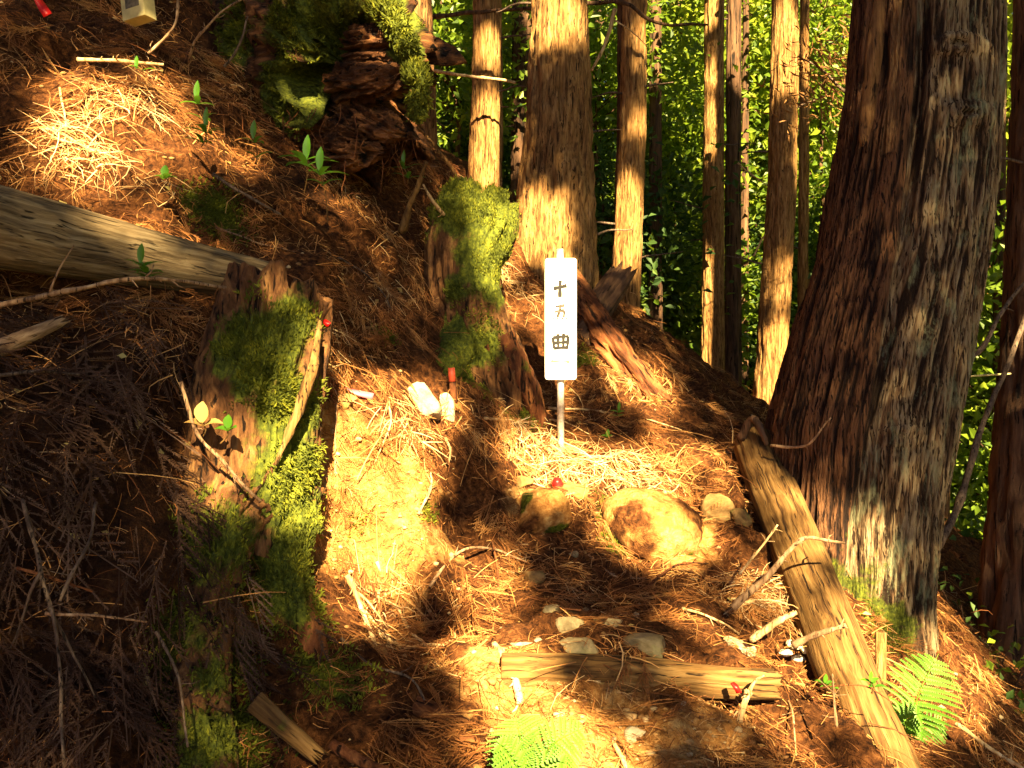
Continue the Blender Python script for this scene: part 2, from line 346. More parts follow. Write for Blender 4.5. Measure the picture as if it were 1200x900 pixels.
def znoise(x, y):
    P = np.stack([x, y, x*0], -1); near = 1/(1+np.exp((np.hypot(x, y-3)-8)/1.))
    return near*(.055*fbm(P*3.1, 3, 3)+.022*fbm(P*11, 5, 3))+(1-near)*.6*fbm(P*.25, 8, 3)
def axis(lo, hi, st, out, k=34):
    d = np.arange(lo, hi, st); g = np.geomspace(st*1.5, out, k); return np.concatenate([(lo-g)[::-1], d, hi+g])
gx = axis(-3.2, 3.2, .016, 260); gy = axis(.9, 6.4, .016, 300)
GX, GY = np.meshgrid(gx, gy); GZ = zraw(GX, GY)+znoise(GX, GY)
def H(x, y):
    x = np.atleast_1d(np.asarray(x, float)); y = np.atleast_1d(np.asarray(y, float))
    i = np.clip(np.searchsorted(gx, x)-1, 0, len(gx)-2); j = np.clip(np.searchsorted(gy, y)-1, 0, len(gy)-2)
    fx = (x-gx[i])/(gx[i+1]-gx[i]); fy = (y-gy[j])/(gy[j+1]-gy[j])
    return (GZ[j, i]*(1-fx)+GZ[j, i+1]*fx)*(1-fy)+(GZ[j+1, i]*(1-fx)+GZ[j+1, i+1]*fx)*fy
def nrm(x, y, e=.03):
    n = np.stack([-(H(x+e, y)-H(x-e, y))/(2*e), -(H(x, y+e)-H(x, y-e))/(2*e), np.ones(np.atleast_1d(x).shape)], -1); return unit(n)
_ys = np.arange(1.25, 9, .008)
def gd(px, py):
    """depth at which the line of sight through a photo pixel meets the ground"""
    zz = H((px-600)/F*_ys, _ys)-(450-py)/F*_ys; k = np.argmax(zz > 0)
    return _ys[k] if zz[k] > 0 else 5.
def dsp(P):
    P = np.asarray(P, float); w_ = np.clip(5.5-np.hypot(P[:, 0], P[:, 1]-3), 0, 1)
    return w_*(.016*fbm(P*22, 21, 3)+.050*fbm(P*np.array([7, 7, 5]), 23, 2)+.03*(1-2*np.abs(fbm(P*np.array([4, 4, 2.]), 29, 2)*2)))
def gp(px, py, lift=0.):
    d = gd(px, py); p = at(px, py, d); n = nrm(p[0], p[1])[0]; return p+n*(lift+dsp(p[None])[0])
# masks for what the ground is made of
def blobs(P, L):
    m = np.zeros(len(P))
    for (px, py, r, a) in L:
        c = gp(px, py); m = np.maximum(m, a*np.exp(-(np.linalg.norm(P-c, axis=1)/r)**2))
    return m
V = np.stack([GX, GY, GZ], -1).reshape(-1, 3)
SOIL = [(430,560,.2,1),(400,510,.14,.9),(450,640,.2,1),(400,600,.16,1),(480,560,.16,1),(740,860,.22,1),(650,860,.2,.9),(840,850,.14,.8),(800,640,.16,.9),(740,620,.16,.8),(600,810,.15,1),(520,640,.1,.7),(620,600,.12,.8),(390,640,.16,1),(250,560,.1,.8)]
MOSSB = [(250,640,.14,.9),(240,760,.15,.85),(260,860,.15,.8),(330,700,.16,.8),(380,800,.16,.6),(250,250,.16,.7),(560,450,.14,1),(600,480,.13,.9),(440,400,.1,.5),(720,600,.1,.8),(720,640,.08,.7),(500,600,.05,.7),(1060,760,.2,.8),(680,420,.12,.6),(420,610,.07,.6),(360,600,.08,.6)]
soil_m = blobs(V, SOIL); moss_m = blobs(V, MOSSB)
dark_ground_m = blobs(V, [(60,620,.4,1),(60,450,.3,1),(100,520,.25,1),(150,470,.2,1),(120,800,.25,1),(20,800,.2,1),(170,560,.16,.9),(180,420,.14,.9),(260,60,.35,.8),(360,210,.2,.8)]); green_m = np.clip((np.hypot(V[:, 0], V[:, 1]-3)-7)/3, 0, 1)  # dark bank soil, with shade of the bank and hollows painted in
# surface roughness pushed along the normal as well, so banks get small overhangs
GN = nrm(GX.ravel(), GY.ravel(), .02); near = (np.hypot(V[:, 0], V[:, 1]-3) < 5)
Vd = V.copy(); Vd[near] += GN[near]*dsp(V[near])[:, None]
nyy, nxx = GX.shape; ii = (np.arange(nyy-1)[:, None]*nxx+np.arange(nxx-1)[None])
mb = MB(); mb.add(Vd, None, np.stack([ii, ii+1, ii+nxx+1, ii+nxx], -1).reshape(-1, 4))
g = bpy.data.objects.new('ground', mb.mesh('ground', attrs=dict(humus=dark_ground_m, soil=soil_m, moss=moss_m, green=green_m))); g.data.materials.append(m_ground)
C.collection.objects.link(g); g['kind'] = 'structure'

# ------------------------------------------------------------------ lofted trunks and stumps
def loft(P, r, n=96, m=140, amp=.03, fr=(9, 9, 2), seed=0, flat=None, jag=0., jagf=4., oct=4, ridge=True, cap=True, rows=None, dents=()):
    """closed displaced loft through centre points P with radii r; returns (MB, V, info). jag lengthens the last rows unevenly"""
    P = np.asarray(P, float); Q = spline(P, m) if rows is None else np.stack([np.interp(rows, P[:, 2], P[:, k]) for k in range(3)], -1)
    rr = np.interp(np.linspace(0, 1, m), np.linspace(0, 1, len(P)), r) if rows is None else np.interp(rows, P[:, 2], r)
    m = len(Q); T, N, B = frames(Q); th = np.arange(n)/n*2*math.pi; c, s = np.cos(th), np.sin(th)
    L = np.concatenate([[0], np.cumsum(np.linalg.norm(np.diff(Q, axis=0), axis=1))])
    q = np.stack([np.broadcast_to(c, (m, n))*rr[:, None]*fr[0], np.broadcast_to(s, (m, n))*rr[:, None]*fr[1], np.broadcast_to(L[:, None]*fr[2], (m, n))], -1)
    f = fbm(q+3.3*seed, seed, oct)
    if ridge: f = 1-2*np.abs(f)*1.6
    rad = rr[:, None]+amp*(f-.3)
    V = Q[:, None]+rad[..., None]*(c[None, :, None]*N[:, None]+s[None, :, None]*B[:, None])
    if jag:
        k = np.clip((np.linspace(0, 1, m)-.55)/.45, 0, 1)[:, None]**2
        j = fbm(np.stack([c*jagf, s*jagf, c*0], -1), seed+5, 3); j = np.clip(j*1.3+.1, -.9, 1)
        V = V+T[-1]*(k*j[None]*jag)[..., None]
    i = np.arange(m-1)[:, None]*n; jj = np.arange(n)[None]; kk = (jj+1) % n
    fa = np.stack([i+jj, i+kk, i+n+kk, i+n+jj], -1).reshape(-1, 4)
    V = V.reshape(-1, 3); ext = f.reshape(-1); mbx = MB(); f3 = []
    if cap:
        # the end: inner rings going down inside a hollow
        base = m*n; rings = [V[(m-1)*n:]]; Vs = [V]; cc = Q[-1]
        for a, dep in ((.8, .0), (.62, -.25), (.35, -.4), (.08, -.45)):
            ring_ = cc+(rings[0]-cc)*a; ring_ = ring_+T[-1]*(dep*rr[-1]*(1 if jag else .12)) + .25*amp*rng.normal(size=(n, 1))*T[-1]; Vs.append(ring_)
        V = np.vstack(Vs)
        i = np.arange(4)[:, None]*n+(m-1)*n; fb = np.stack([i+jj, i+kk, i+n+kk, i+n+jj], -1).reshape(-1, 4); fa = np.vstack([fa, fb])
        V = np.vstack([V, V[-n:].mean(0)]); z = len(V)-1; l0 = (m+3)*n; f3 = [(z, l0+q_, l0+(q_+1) % n) for q_ in range(n)]
        ext = np.concatenate([ext, np.zeros(len(V)-len(ext))])
    mbx.add(V, f3, fa); return mbx, V, ext
def mossby(V, L):
    m = np.zeros(len(V))
    for (p, r, a) in L: m = np.maximum(m, a*np.exp(-(np.linalg.norm(V-np.asarray(p), axis=1)/r)**2))
    return m
def moss_blades(V, wgt, n, h=.012, down=.2, seed=1):
    """tufts of short moss blades standing on vertices picked by weight"""
    p = wgt/wgt.sum(); k = rng.choice(len(V), n, p=p); P = V[k]+rng.normal(size=(n, 3))*.006; ce = V.mean(0)
    D = unit(unit(P-ce)+rng.normal(size=(n, 3))*.5+np.array([0, 0, .3])); m_ = MB()
    cl = .5+.5*fbm(P*30, 9, 2); leafquads(m_, P-D*.004, D, h*(.5+rng.random(n)), .35, np.clip(cl+rng.normal(size=n)*.15, 0, 1)); return m_

# --- the big cedar on the right
BD = 3.4
pyk = [-3200, -700, -200, 0, 100, 200, 300, 400, 500, 600, 700, 780, 1000]
lf = [1062, 1030, 1012, 1000, 991, 974, 955, 925, 898, 893, 900, 900, 880]
rt = [1150, 1170, 1170, 1168, 1167, 1160, 1148, 1131, 1113, 1098, 1091, 1094, 1110]
rows = np.concatenate([np.linspace((450-1000)/F*BD, (450-790)/F*BD, 30), np.linspace((450-785)/F*BD, (450+60)/F*BD, 430), np.linspace((450+75)/F*BD, (450+3200)/F*BD, 50)])
zk = (450-np.array(pyk))/F*BD; cxk = ((np.array(lf)+np.array(rt))/2-600)/F*BD; rk = (np.array(rt)-np.array(lf))/2/F*BD*.97
n = 620; th = np.arange(n)/n*2*math.pi; cx = np.interp(rows, zk[::-1], cxk[::-1]); rr = np.interp(rows, zk[::-1], rk[::-1])
TH, ZZ = np.meshgrid(th, rows); RR = rr[:, None]*np.ones(n); CX = cx[:, None]*np.ones(n)
# seam: runs down the front, left of it the wood is bare and brown
seam_px = np.interp(rows, zk[::-1], [900, 940, 960, 968, 985, 1003, 1022, 1035, 1045, 1050, 1052, 1054, 1056])
so = np.clip(((seam_px-600)/F*BD-cx)/rr, -.9, .9); ths = (1.5*math.pi+np.arcsin(so))[:, None]
dth = (TH-ths+math.pi) % (2*math.pi)-math.pi
q = np.stack([np.cos(TH)*RR*46, np.sin(TH)*RR*46, ZZ*2.3], -1)
wv = fbm(np.stack([np.cos(TH)*RR*5, np.sin(TH)*RR*5, ZZ*2.5], -1), 4, 3)
q[..., 0] += wv*.8; q[..., 1] += wv*.7
rid = 1-np.abs(fbm(q, 31, 4, .55))*3.0
fl = fbm(np.stack([np.cos(TH)*2.2, np.sin(TH)*2.2, ZZ*.35], -1), 77, 2)
low = np.clip((-.25-ZZ)/.9, 0, 1)
rad = RR*(1+.05*fl+.10*low*np.cos(TH*5+ZZ*1.2))+.012*(rid-.3)+.012*(1-2*np.abs(fbm(q*.4, 37, 2)))
rad -= .075*np.exp(-(dth/.10)**2)*np.clip(rows*.5+1.2, .4, 1)[:, None] - .0
rad -= RR*.10*np.clip(-dth/.5, 0, 1)*(dth > -1.9)
knots = [((1082, 82), .05, .042), ((1090, 158), .055, .042), ((1012, 505), .04, .018)]
for (kx, ky), kr, ka in knots:
    kz = (450-ky)/F*BD; i0 = np.argmin(abs(rows-kz)); ko = ((kx-600)/F*BD-cx[i0])/rr[i0]; kt = 1.5*math.pi+math.asin(np.clip(ko, -.95, .95))
    dd = np.hypot(((TH-kt+math.pi) % (2*math.pi)-math.pi)*RR*.6, (ZZ-kz)*1.5); rad += ka*np.exp(-(dd/kr)**2)-ka*1.6*np.exp(-(dd/(kr*.35))**2)+.006*np.sin(dd*120+5*wv)*np.exp(-(dd/(kr*1.6))**2)
VX = CX+rad*np.cos(TH); VY = BD+.02+rad*np.sin(TH)*.92; Vb = np.stack([VX, VY, ZZ], -1).reshape(-1, 3)
i = np.arange(len(rows)-1)[:, None]*n; jj = np.arange(n)[None]; kk = (jj+1) % n
mb = MB(); mb.add(Vb, None, np.stack([i+jj, i+kk, i+n+kk, i+n+jj], -1).reshape(-1, 4))
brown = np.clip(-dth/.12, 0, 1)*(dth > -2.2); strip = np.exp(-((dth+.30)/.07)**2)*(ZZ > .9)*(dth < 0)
base = empty('giant_cedar_tree', (1.45, BD, -1.35), 'massive shaggy-barked cedar rising behind the slanting log, widest trunk in view', 'tree')
mo = mossby(Vb, [((at(1010, 690, 3.05)), .22, .75), (at(1040, 760, 3.0), .25, .9), (at(985, 740, 3.0), .2, .8)])
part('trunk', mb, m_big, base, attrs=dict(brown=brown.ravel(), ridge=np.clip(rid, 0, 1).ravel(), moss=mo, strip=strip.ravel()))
# crown and peeling bark strips
def strip_piece(P, wdt, th_=.008):
    """a thin slab of peeling bark"""
    m_ = MB(); P = spline(P, 12); k = len(P); T, N, B = frames(P); ww = wdt*np.interp(np.linspace(0, 1, k), [0, .3, .8, 1], [.5, 1, .9, .15])
    ww = ww*(1+.3*rng.normal(size=k)*.5); s_ = np.array([1, 0, 0.]); 
    n0 = unit(np.cross(T, s_)); a = P-s_*ww[:, None]/2; b = P+s_*ww[:, None]/2; c_ = b+n0*th_; d_ = a+n0*th_
    V_ = np.stack([a, b, c_, d_], 1).reshape(-1, 3); f = []
    for q_ in range(k-1):
        for e in range(4): f.append((q_*4+e, q_*4+(e+1) % 4, q_*4+4+(e+1) % 4, q_*4+4+e))
    f += [(3, 2, 1, 0), tuple((k-1)*4+e for e in range(4))]; m_.add(V_, None, f); return m_
part('bark_strip', strip_piece([at(1163, 55, 3.36), at(1165, 130, 3.35), at(1161, 205, 3.36), at(1167, 225, 3.34)], .03), m_rot, base)
part('bark_strip', strip_piece([at(1034, -40, 3.1), at(1024, 60, 3.08), at(1015, 140, 3.1), at(1010, 172, 3.08)], .055, .012), m_bark, base)

# --- forest trunks
def crown_mb(c, rx, rz, n, size, clumps=26, seed=0, flat=.6, hang=0., sp=.32):
    r = np.random.default_rng(seed); cc = r.normal(size=(clumps, 3)); cc = unit(cc)*(r.random((clumps, 1))**.4)*np.array([rx, rx, rz])+c
    k = r.integers(0, clumps, n); P = cc[k]+r.normal(size=(n, 3))*np.array([sp, sp, sp*flat])
    D = unit(unit(P-cc[k])+r.normal(size=(n, 3))*.6+np.array([0, 0, -hang])); m_ = MB(); rn = np.clip(.5+.25*r.normal(size=n)+.25*(r.random(clumps)[k]-.5), 0, 1)
    N_ = unit(r.normal(size=(n, 3))*.5+np.array([0, -.8, .8]))
    leafquads(m_, P, D, size*(.6+.8*r.random(n)), .55, rn, N=N_); return m_, cc
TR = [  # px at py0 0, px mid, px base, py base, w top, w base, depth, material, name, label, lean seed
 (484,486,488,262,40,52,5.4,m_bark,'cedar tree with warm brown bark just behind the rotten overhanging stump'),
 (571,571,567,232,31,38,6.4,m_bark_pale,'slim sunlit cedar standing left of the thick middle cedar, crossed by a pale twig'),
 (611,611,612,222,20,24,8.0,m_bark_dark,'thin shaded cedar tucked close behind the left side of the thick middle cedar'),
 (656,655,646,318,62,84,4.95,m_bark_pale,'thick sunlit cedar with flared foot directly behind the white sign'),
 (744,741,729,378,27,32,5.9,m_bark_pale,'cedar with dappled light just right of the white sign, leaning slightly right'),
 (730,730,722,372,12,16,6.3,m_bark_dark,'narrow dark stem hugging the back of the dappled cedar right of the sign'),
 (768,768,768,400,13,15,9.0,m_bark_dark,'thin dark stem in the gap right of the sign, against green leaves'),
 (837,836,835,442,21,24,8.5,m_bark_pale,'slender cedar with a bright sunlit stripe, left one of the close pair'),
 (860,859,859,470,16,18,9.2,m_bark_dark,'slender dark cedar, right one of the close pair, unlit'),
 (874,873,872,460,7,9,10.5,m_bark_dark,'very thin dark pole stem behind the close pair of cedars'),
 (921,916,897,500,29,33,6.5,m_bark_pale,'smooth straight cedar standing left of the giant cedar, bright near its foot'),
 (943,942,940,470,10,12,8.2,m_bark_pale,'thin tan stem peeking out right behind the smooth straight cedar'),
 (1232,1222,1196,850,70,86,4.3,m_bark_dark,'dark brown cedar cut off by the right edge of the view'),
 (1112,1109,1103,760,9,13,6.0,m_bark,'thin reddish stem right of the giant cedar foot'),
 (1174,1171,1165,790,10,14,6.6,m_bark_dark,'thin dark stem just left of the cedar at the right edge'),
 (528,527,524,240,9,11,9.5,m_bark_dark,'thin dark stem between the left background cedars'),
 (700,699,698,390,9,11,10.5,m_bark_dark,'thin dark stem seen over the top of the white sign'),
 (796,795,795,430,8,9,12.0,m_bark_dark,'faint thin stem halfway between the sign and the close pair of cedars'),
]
for ti, (p0, p1, p2, pb, w0, w1, d, mt, lab) in enumerate(TR):
    zt = (450+2400*5/d)/F*d; b = at(p2, pb+40, d); 
    P = [b-np.array([0, 0, .4]), b, at(p1, (pb)*.45, d), at(p0, 0, d), np.array([at(p0, 0, d)[0]+(p0-p2)/F*d*.8, d+.3, zt])]
    zs = np.array([q_[2] for q_ in P]); r1, r0 = w1/F*d/2, w0/F*d/2
    rows_ = np.concatenate([np.linspace(zs[0], zs[3]+.2, 150), np.linspace(zs[3]+.4, zt, 14)])
    rr_ = [r1*1.5, r1*(1.3 if w0 > 60 else 1.1), (r1+r0)/2, r0, r0*.45]
    Q = np.array(P); mbx, Vx, ex = loft(Q, rr_, 72, 0, amp=r0*.16, fr=(26, 26, 2.5), seed=40+ti, rows=rows_, cap=False)
    root = empty('cedar_tree' if w0 > 13 else 'thin_tree', b, lab, 'tree', 'forest trees behind the trail')
    mo = mossby(Vx, [(b, .35, .35)]) if w0 > 20 else np.zeros(len(Vx))
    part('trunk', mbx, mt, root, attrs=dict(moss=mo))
    if w0 > 13:
        cm, cc = crown_mb(np.array([P[-1][0], d+.3, zt-.6]), 1.6, 1.6, 900, .28, 22, 500+ti, hang=.5)
        part('crown', cm, m_leafdark, root, smooth=False)
    for q_ in range(3 if w0 > 18 else 1):   # dead branch stubs
        zz = random.uniform(.2, .95)*zs[3]+.15; k = np.interp(zz, zs, Q[:, 0]); a_ = random.choice([random.uniform(-.9, .9), math.pi+random.uniform(-.9, .9)]); rr0 = np.interp(zz, zs, rr_)
        dr = np.array([math.cos(a_), math.sin(a_)*.6, random.uniform(-.2, .35)]); s0 = np.array([k, d, zz])+dr*rr0*.7; Lb = random.uniform(.15, .5)
        bm_ = MB(); tube(bm_, wob([s0, s0+dr*Lb*.5, s0+dr*Lb+np.array([0, 0, -.03])], .03, ti*7+q_), np.linspace(.010, .003, 14), 6); part('branch', bm_, m_stickgrey, root)

for k, (px, d) in enumerate([(536, 13), (585, 15), (716, 14), (752, 16), (783, 18), (812, 14.5), (822, 20), (887, 15), (955, 13), (970, 18), (1128, 12), (1146, 16), (1155, 20)]):
    b = np.array([(px-600)/F*d, d, float(H((px-600)/F*d, d)[0])]); r0 = random.uniform(.06, .12); lean = random.uniform(-.5, .5); tm = MB(); tube(tm, wob([b-np.array([0, 0, .5]), b+np.array([lean*.4, 0, 5]), b+np.array([lean, 0, 14])], .1, 60+k, 40, .5), np.linspace(r0, r0*.4, 40), 14, ridge=.12, fr=6)
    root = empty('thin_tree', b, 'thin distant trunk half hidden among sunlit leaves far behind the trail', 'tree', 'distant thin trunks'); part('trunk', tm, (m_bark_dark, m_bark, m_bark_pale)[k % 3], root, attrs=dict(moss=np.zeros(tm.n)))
    cm, _ = crown_mb(b+np.array([lean, 0, 13]), 1.4, 2.2, 700, .4, 20, 1500+k, hang=.4); part('crown', cm, m_leafdark, root, smooth=False)

# ------------------------------------------------------------------ stumps
def put_stump(name, label, P, r, mt, mossL, nb, seed, amp=.03, jag=.1, fr=(9, 9, 2), n=110, m=130, h=.013, extra=None, cap=True):
    mbx, Vx, ex = loft(P, r, n, m, amp, fr, seed, jag=jag, cap=cap); mo = mossby(Vx, mossL)
    root = empty(name, np.array(P[0]), label, 'stump'); part('wood', mbx, mt, root, attrs=dict(moss=mo))
    wn = np.clip(mo-.5+1.1*fbm(Vx*8, seed, 4), 0, 1)**1.2
    if wn.sum() > 0 and nb: part('moss', moss_blades(Vx, wn, nb, h), m_mossblade, root, smooth=False)
    return root, Vx
# left foreground stump
st1, V1 = put_stump('mossy_stump', 'jagged rust-red rotten stump with moss and pale strip, at the left log end',
    [at(262, 640, 2.15), at(290, 560, 2.2), at(300, 480, 2.24), at(316, 400, 2.3), at(325, 345, 2.34)], [.165, .165, .165, .155, .14], m_rotb,
    [(at(300, 400, 2.1), .16, .95), (at(350, 480, 2.12), .13, .9), (at(345, 560, 2.1), .16, 1.0), (at(280, 440, 2.05), .08, .8), (at(260, 600, 2.0), .12, .9), (at(330, 380, 2.2), .15, .75)], 11000, 101, amp=.026, jag=.05, fr=(26, 26, 3), n=220)
mb = MB(); tube(mb, wob([at(378, 375, 2.2), at(366, 430, 2.12), at(345, 490, 2.07), at(322, 545, 2.04)], .01, 3), np.array([.010, .014, .018, .02, .022, .024, .025, .024, .022, .02, .017, .014, .01, .006])*.55, 14, ridge=.9, fr=45)
part('wood_strip', mb, m_logw, st1, attrs=dict(moss=np.full(mb.n, .12)))
# its root running down the bank
P = [at(300, 560, 2.15), at(262, 620, 2.03), at(243, 700, 1.90), at(238, 800, 1.76), at(246, 930, 1.60)]
mbx, Vx, _ = loft(P, [.10, .07, .05, .04, .04], 110, 160, .03, (30, 30, 5), 113, cap=False)
mo = mossby(Vx, [(at(250, 650, 1.95), .14, .75), (at(262, 780, 1.72), .09, .8), (at(225, 740, 1.8), .1, .6), (at(240, 870, 1.65), .1, .75)])
ro = part('root', mbx, m_rotb, st1, attrs=dict(moss=mo)); part('moss', moss_blades(Vx, np.clip(mo-.3, 0, 1)+1e-6, 4500, .012), m_mossblade, ro, smooth=False)
mbx, Vx, _ = loft([at(340, 570, 2.2), at(330, 640, 2.14), at(345, 730, 2.06), at(385, 860, 2.02)], [.09, .07, .055, .02], 60, 100, .03, (12, 12, 4), 117, cap=False)
mo = mossby(Vx, [(at(340, 640, 2.0), .25, .95)]); ro = part('root', mbx, m_rot, st1, attrs=dict(moss=mo)); part('moss', moss_blades(Vx, np.clip(mo-.3, 0, 1)+1e-6, 5000, .012), m_mossblade, ro, smooth=False)
# middle mossy stump
st2, V2 = put_stump('mossy_stump', 'bright green moss-covered stump standing left of the white sign',
    [at(610, 560, 3.62), at(590, 480, 3.6), at(575, 430, 3.6), at(552, 370, 3.62), at(545, 310, 3.68), at(556, 262, 3.72), at(560, 238, 3.74)], [.06, .13, .15, .145, .165, .19, .17], m_rotb,
    [(at(560, 240, 3.6), .22, 1.2), (at(590, 300, 3.5), .22, 1.1), (at(520, 330, 3.45), .12, .7), (at(565, 400, 3.4), .16, .85)], 17000, 131, amp=.03, jag=.05, h=.013, fr=(16, 16, 3))
for (pp, rr_) in (([at(545, 380, 3.6), at(520, 430, 3.4), at(480, 450, 3.25)], [.1, .07, .03]), ([at(580, 400, 3.55), at(622, 470, 3.55), at(640, 545, 3.66)], [.09, .05, .02])):
    mbx, Vx, _ = loft(pp, rr_, 50, 60, .02, (14, 14, 4), 133, cap=False); mo = np.full(len(Vx), .9 if pp[2][0] < -.2 else .35)
    ro = part('root', mbx, m_rot, st2, attrs=dict(moss=mo)); mo[0] > .5 and part('moss', moss_blades(Vx, mo, 2500, .012), m_mossblade, ro, smooth=False)
# overhanging rotten stump at the top
st3, V3 = put_stump('rotten_overhanging_stump', 'huge rotten fallen stump with layered red wood jutting out at the top of the bank',
    [at(250, -60, 4.7), at(330, 10, 4.3), at(385, 60, 3.95), at(430, 95, 3.65)], [.50, .47, .42, .36], m_rot2,
    [(at(450, 15, 3.6), .22, 1.1), (at(335, 120, 3.5), .3, 1.), (at(380, 40, 3.5), .32, 1.), (at(487, 90, 3.5), .09, .9), (at(300, 60, 3.9), .4, .7)], 15000, 151, amp=.06, jag=.32, fr=(13, 13, 1.6), h=.02)
for k, (pp, rr_) in enumerate([([at(405, 130, 3.7), at(450, 150, 3.45), at(478, 160, 3.4)], [.10, .07, .015]), ([at(400, 100, 3.6), at(450, 95, 3.4), at(482, 82, 3.38)], [.1, .07, .02]),
                    ([at(350, 160, 3.8), at(400, 180, 3.5), at(440, 178, 3.42)], [.12, .08, .02]), ([at(420, 60, 3.6), at(465, 55, 3.45), at(487, 68, 3.42)], [.12, .09, .03]),
                    ([at(300, 120, 3.9), at(360, 150, 3.6), at(420, 165, 3.45)], [.12, .09, .04])]):
    mbx, Vx, _ = loft(pp, np.array(rr_)*.8, 130, 100, .035, (34, 34, 3.5), 160+k, jag=.08, cap=False); mo = mossby(Vx, [(at(478, 60, 3.4), .1, .9), (at(487, 90, 3.38), .07, .8), (at(330, 125, 3.6), .2, .8)])
    part('broken_layer', mbx, m_rot2, st3, attrs=dict(moss=mo))
mb = MB()
for q_ in range(46):   # rootlets and rotten fibres dangling from the broken wood
    a_ = at(random.uniform(330, 485), random.uniform(120, 190), random.uniform(3.35, 3.6)); l_ = random.uniform(.05, .22); tube(mb, wob([a_, a_+np.array([random.uniform(-.03, .03), -.01, -l_*.5]), a_+np.array([random.uniform(-.07, .07), -.02, -l_])], .012, q_, 10, 14.), np.linspace(.0025, .0008, 10), 5)
part('rootlets', mb, m_rot, st3)
# lumps of moss
for lab, pp, rr_, nb in (('bright moss cushion on the right rim of the overhanging rotten stump', [at(440, 5, 3.4), at(462, 22, 3.34), at(480, 60, 3.32)], [.03, .038, .02], 3500),
                     ('small moss cushion hanging at the lower tip of the overhanging stump', [at(484, 78, 3.32), at(490, 96, 3.3), at(490, 140, 3.32)], [.02, .03, .016], 2000)):
    mbx, Vx, _ = loft(pp, rr_, 40, 40, .03, (14, 14, 14), 175, cap=False); root = empty('moss_cushion', Vx.mean(0), lab, 'moss'); part('clump', mbx, m_rot, root, attrs=dict(moss=np.full(len(Vx), 1.)))
    part('blades', moss_blades(Vx, np.ones(len(Vx)), nb, .02), m_mossblade, root, smooth=False)

# ------------------------------------------------------------------ logs (mesh along local Z so that the grain follows)
def log(name, label, A, B, r0, r1, mt, seed, amp=.006, jag=0., n=72, m=160, bend=0., mossL=(), knots=(), fr=(24, 24, 1.5), cat='log', end=None):
    A = np.array(A, float); B = np.array(B, float); L = np.linalg.norm(B-A); t = np.linspace(0, 1, m)
    Q = np.stack([bend*np.sin(t*math.pi), bend*.4*np.sin(t*5), t*L], -1); th = np.arange(n)/n*2*math.pi
    r = r0+(r1-r0)*t; TH, TT = np.meshgrid(th, t); RR = r[:, None]*np.ones(n)
    q = np.stack([np.cos(TH)*RR*fr[0], np.sin(TH)*RR*fr[1], TT*L*fr[2]], -1); f = 1-2*np.abs(fbm(q+seed, seed, 4))*1.5
    rad = RR+amp*(f-.3)+.05*RR*fbm(np.stack([np.cos(TH), np.sin(TH), TT*L*1.2], -1)+seed, seed+3, 2)
    for (kt, ka, kr, kh) in knots:
        dd = np.hypot(((TH-ka+math.pi) % (2*math.pi)-math.pi)*RR, (TT-kt)*L*.7); rad += kh*np.exp(-(dd/kr)**2)-kh*1.2*np.exp(-(dd/(kr*.4))**2)
    Vv = np.stack([Q[:, None, 0]+rad*np.cos(TH), Q[:, None, 1]+rad*np.sin(TH), Q[:, None, 2]+0*TH], -1)
    if jag:
        j = fbm(np.stack([np.cos(th)*5, np.sin(th)*5, th*0], -1), seed+9, 3); Vv[:, :, 2] += (np.clip((t-.8)/.2, 0, 1)**1.5)[:, None]*j[None]*jag
    Vv = Vv.reshape(-1, 3); i = np.arange(m-1)[:, None]*n; jj = np.arange(n)[None]; kk = (jj+1) % n
    fa = [np.stack([i+jj, i+kk, i+n+kk, i+n+jj], -1).reshape(-1, 4)]; cur = [Vv]; cnt = len(Vv); f3 = []
    for e, off in ((0, 0), (1, (m-1)*n)):
        rim = Vv[off:off+n]; c_ = rim.mean(0); prev = off
        for a in (.96, .7, .4, .1):
            cur.append(c_+(rim-c_)*a+np.array([0, 0, (1 if e else -1)*(.004 if a < .95 else .003)]) + (np.array([0,0,-jag*(1-a)*.5]) if e and jag else 0)); jx = np.arange(n); kx = (jx+1) % n
            ff = np.stack([prev+jx, prev+kx, cnt+kx, cnt+jx], -1); fa.append(ff if e else ff[:, ::-1]); prev = cnt; cnt += n
        cur.append(cur[-1].mean(0)[None]); f3 += [((cnt, prev+q_, prev+(q_+1) % n) if e else (cnt, prev+(q_+1) % n, prev+q_)) for q_ in range(n)]; cnt += 1
    mbx = MB(); Va = np.vstack(cur); mbx.add(Va, f3, np.vstack(fa))
    q4 = Vector(B-A).to_track_quat('Z', 'Y'); Wv = Va@np.array(q4.to_matrix()).T+A; mo = mossby(Wv, mossL)
    o = bpy.data.objects.new(name, mbx.mesh(name, attrs=dict(moss=mo))); o.data.materials.append(mt); C.collection.objects.link(o)
    o.location = Vector(A); o.rotation_mode = 'QUATERNION'; o.rotation_quaternion = q4; tag(o, label, cat); return o
log('slanting_log', 'smooth debarked golden log slanting down the right side of the trail', at(1110, 1090, 1.85), at(886, 522, 3.62), .088, .096, m_logw, 201, amp=.005, knots=[(.42, 1.2, .03, .012), (.3, 3.6, .03, .01), (.7, 4.2, .03, .01)], mossL=[(at(940, 650, 3), .2, .25), (at(1040, 880, 2.2), .2, .3)])
log('weathered_log', 'long grey-gold weathered log lying across the bank at the left edge', at(-200, 225, 1.85), at(312, 332, 2.62), .118, .066, m_loggrey, 211, amp=.006, fr=(20, 20, 1))
log('step_log', 'split log laid across the trail as a step, below the loose stones', at(588, 789, 2.19), at(908, 801, 2.21), .046, .040, m_logw, 221, amp=.010, bend=.012, n=60, m=110, jag=.02, mossL=[(at(640, 790, 2.2), .06, .45)])
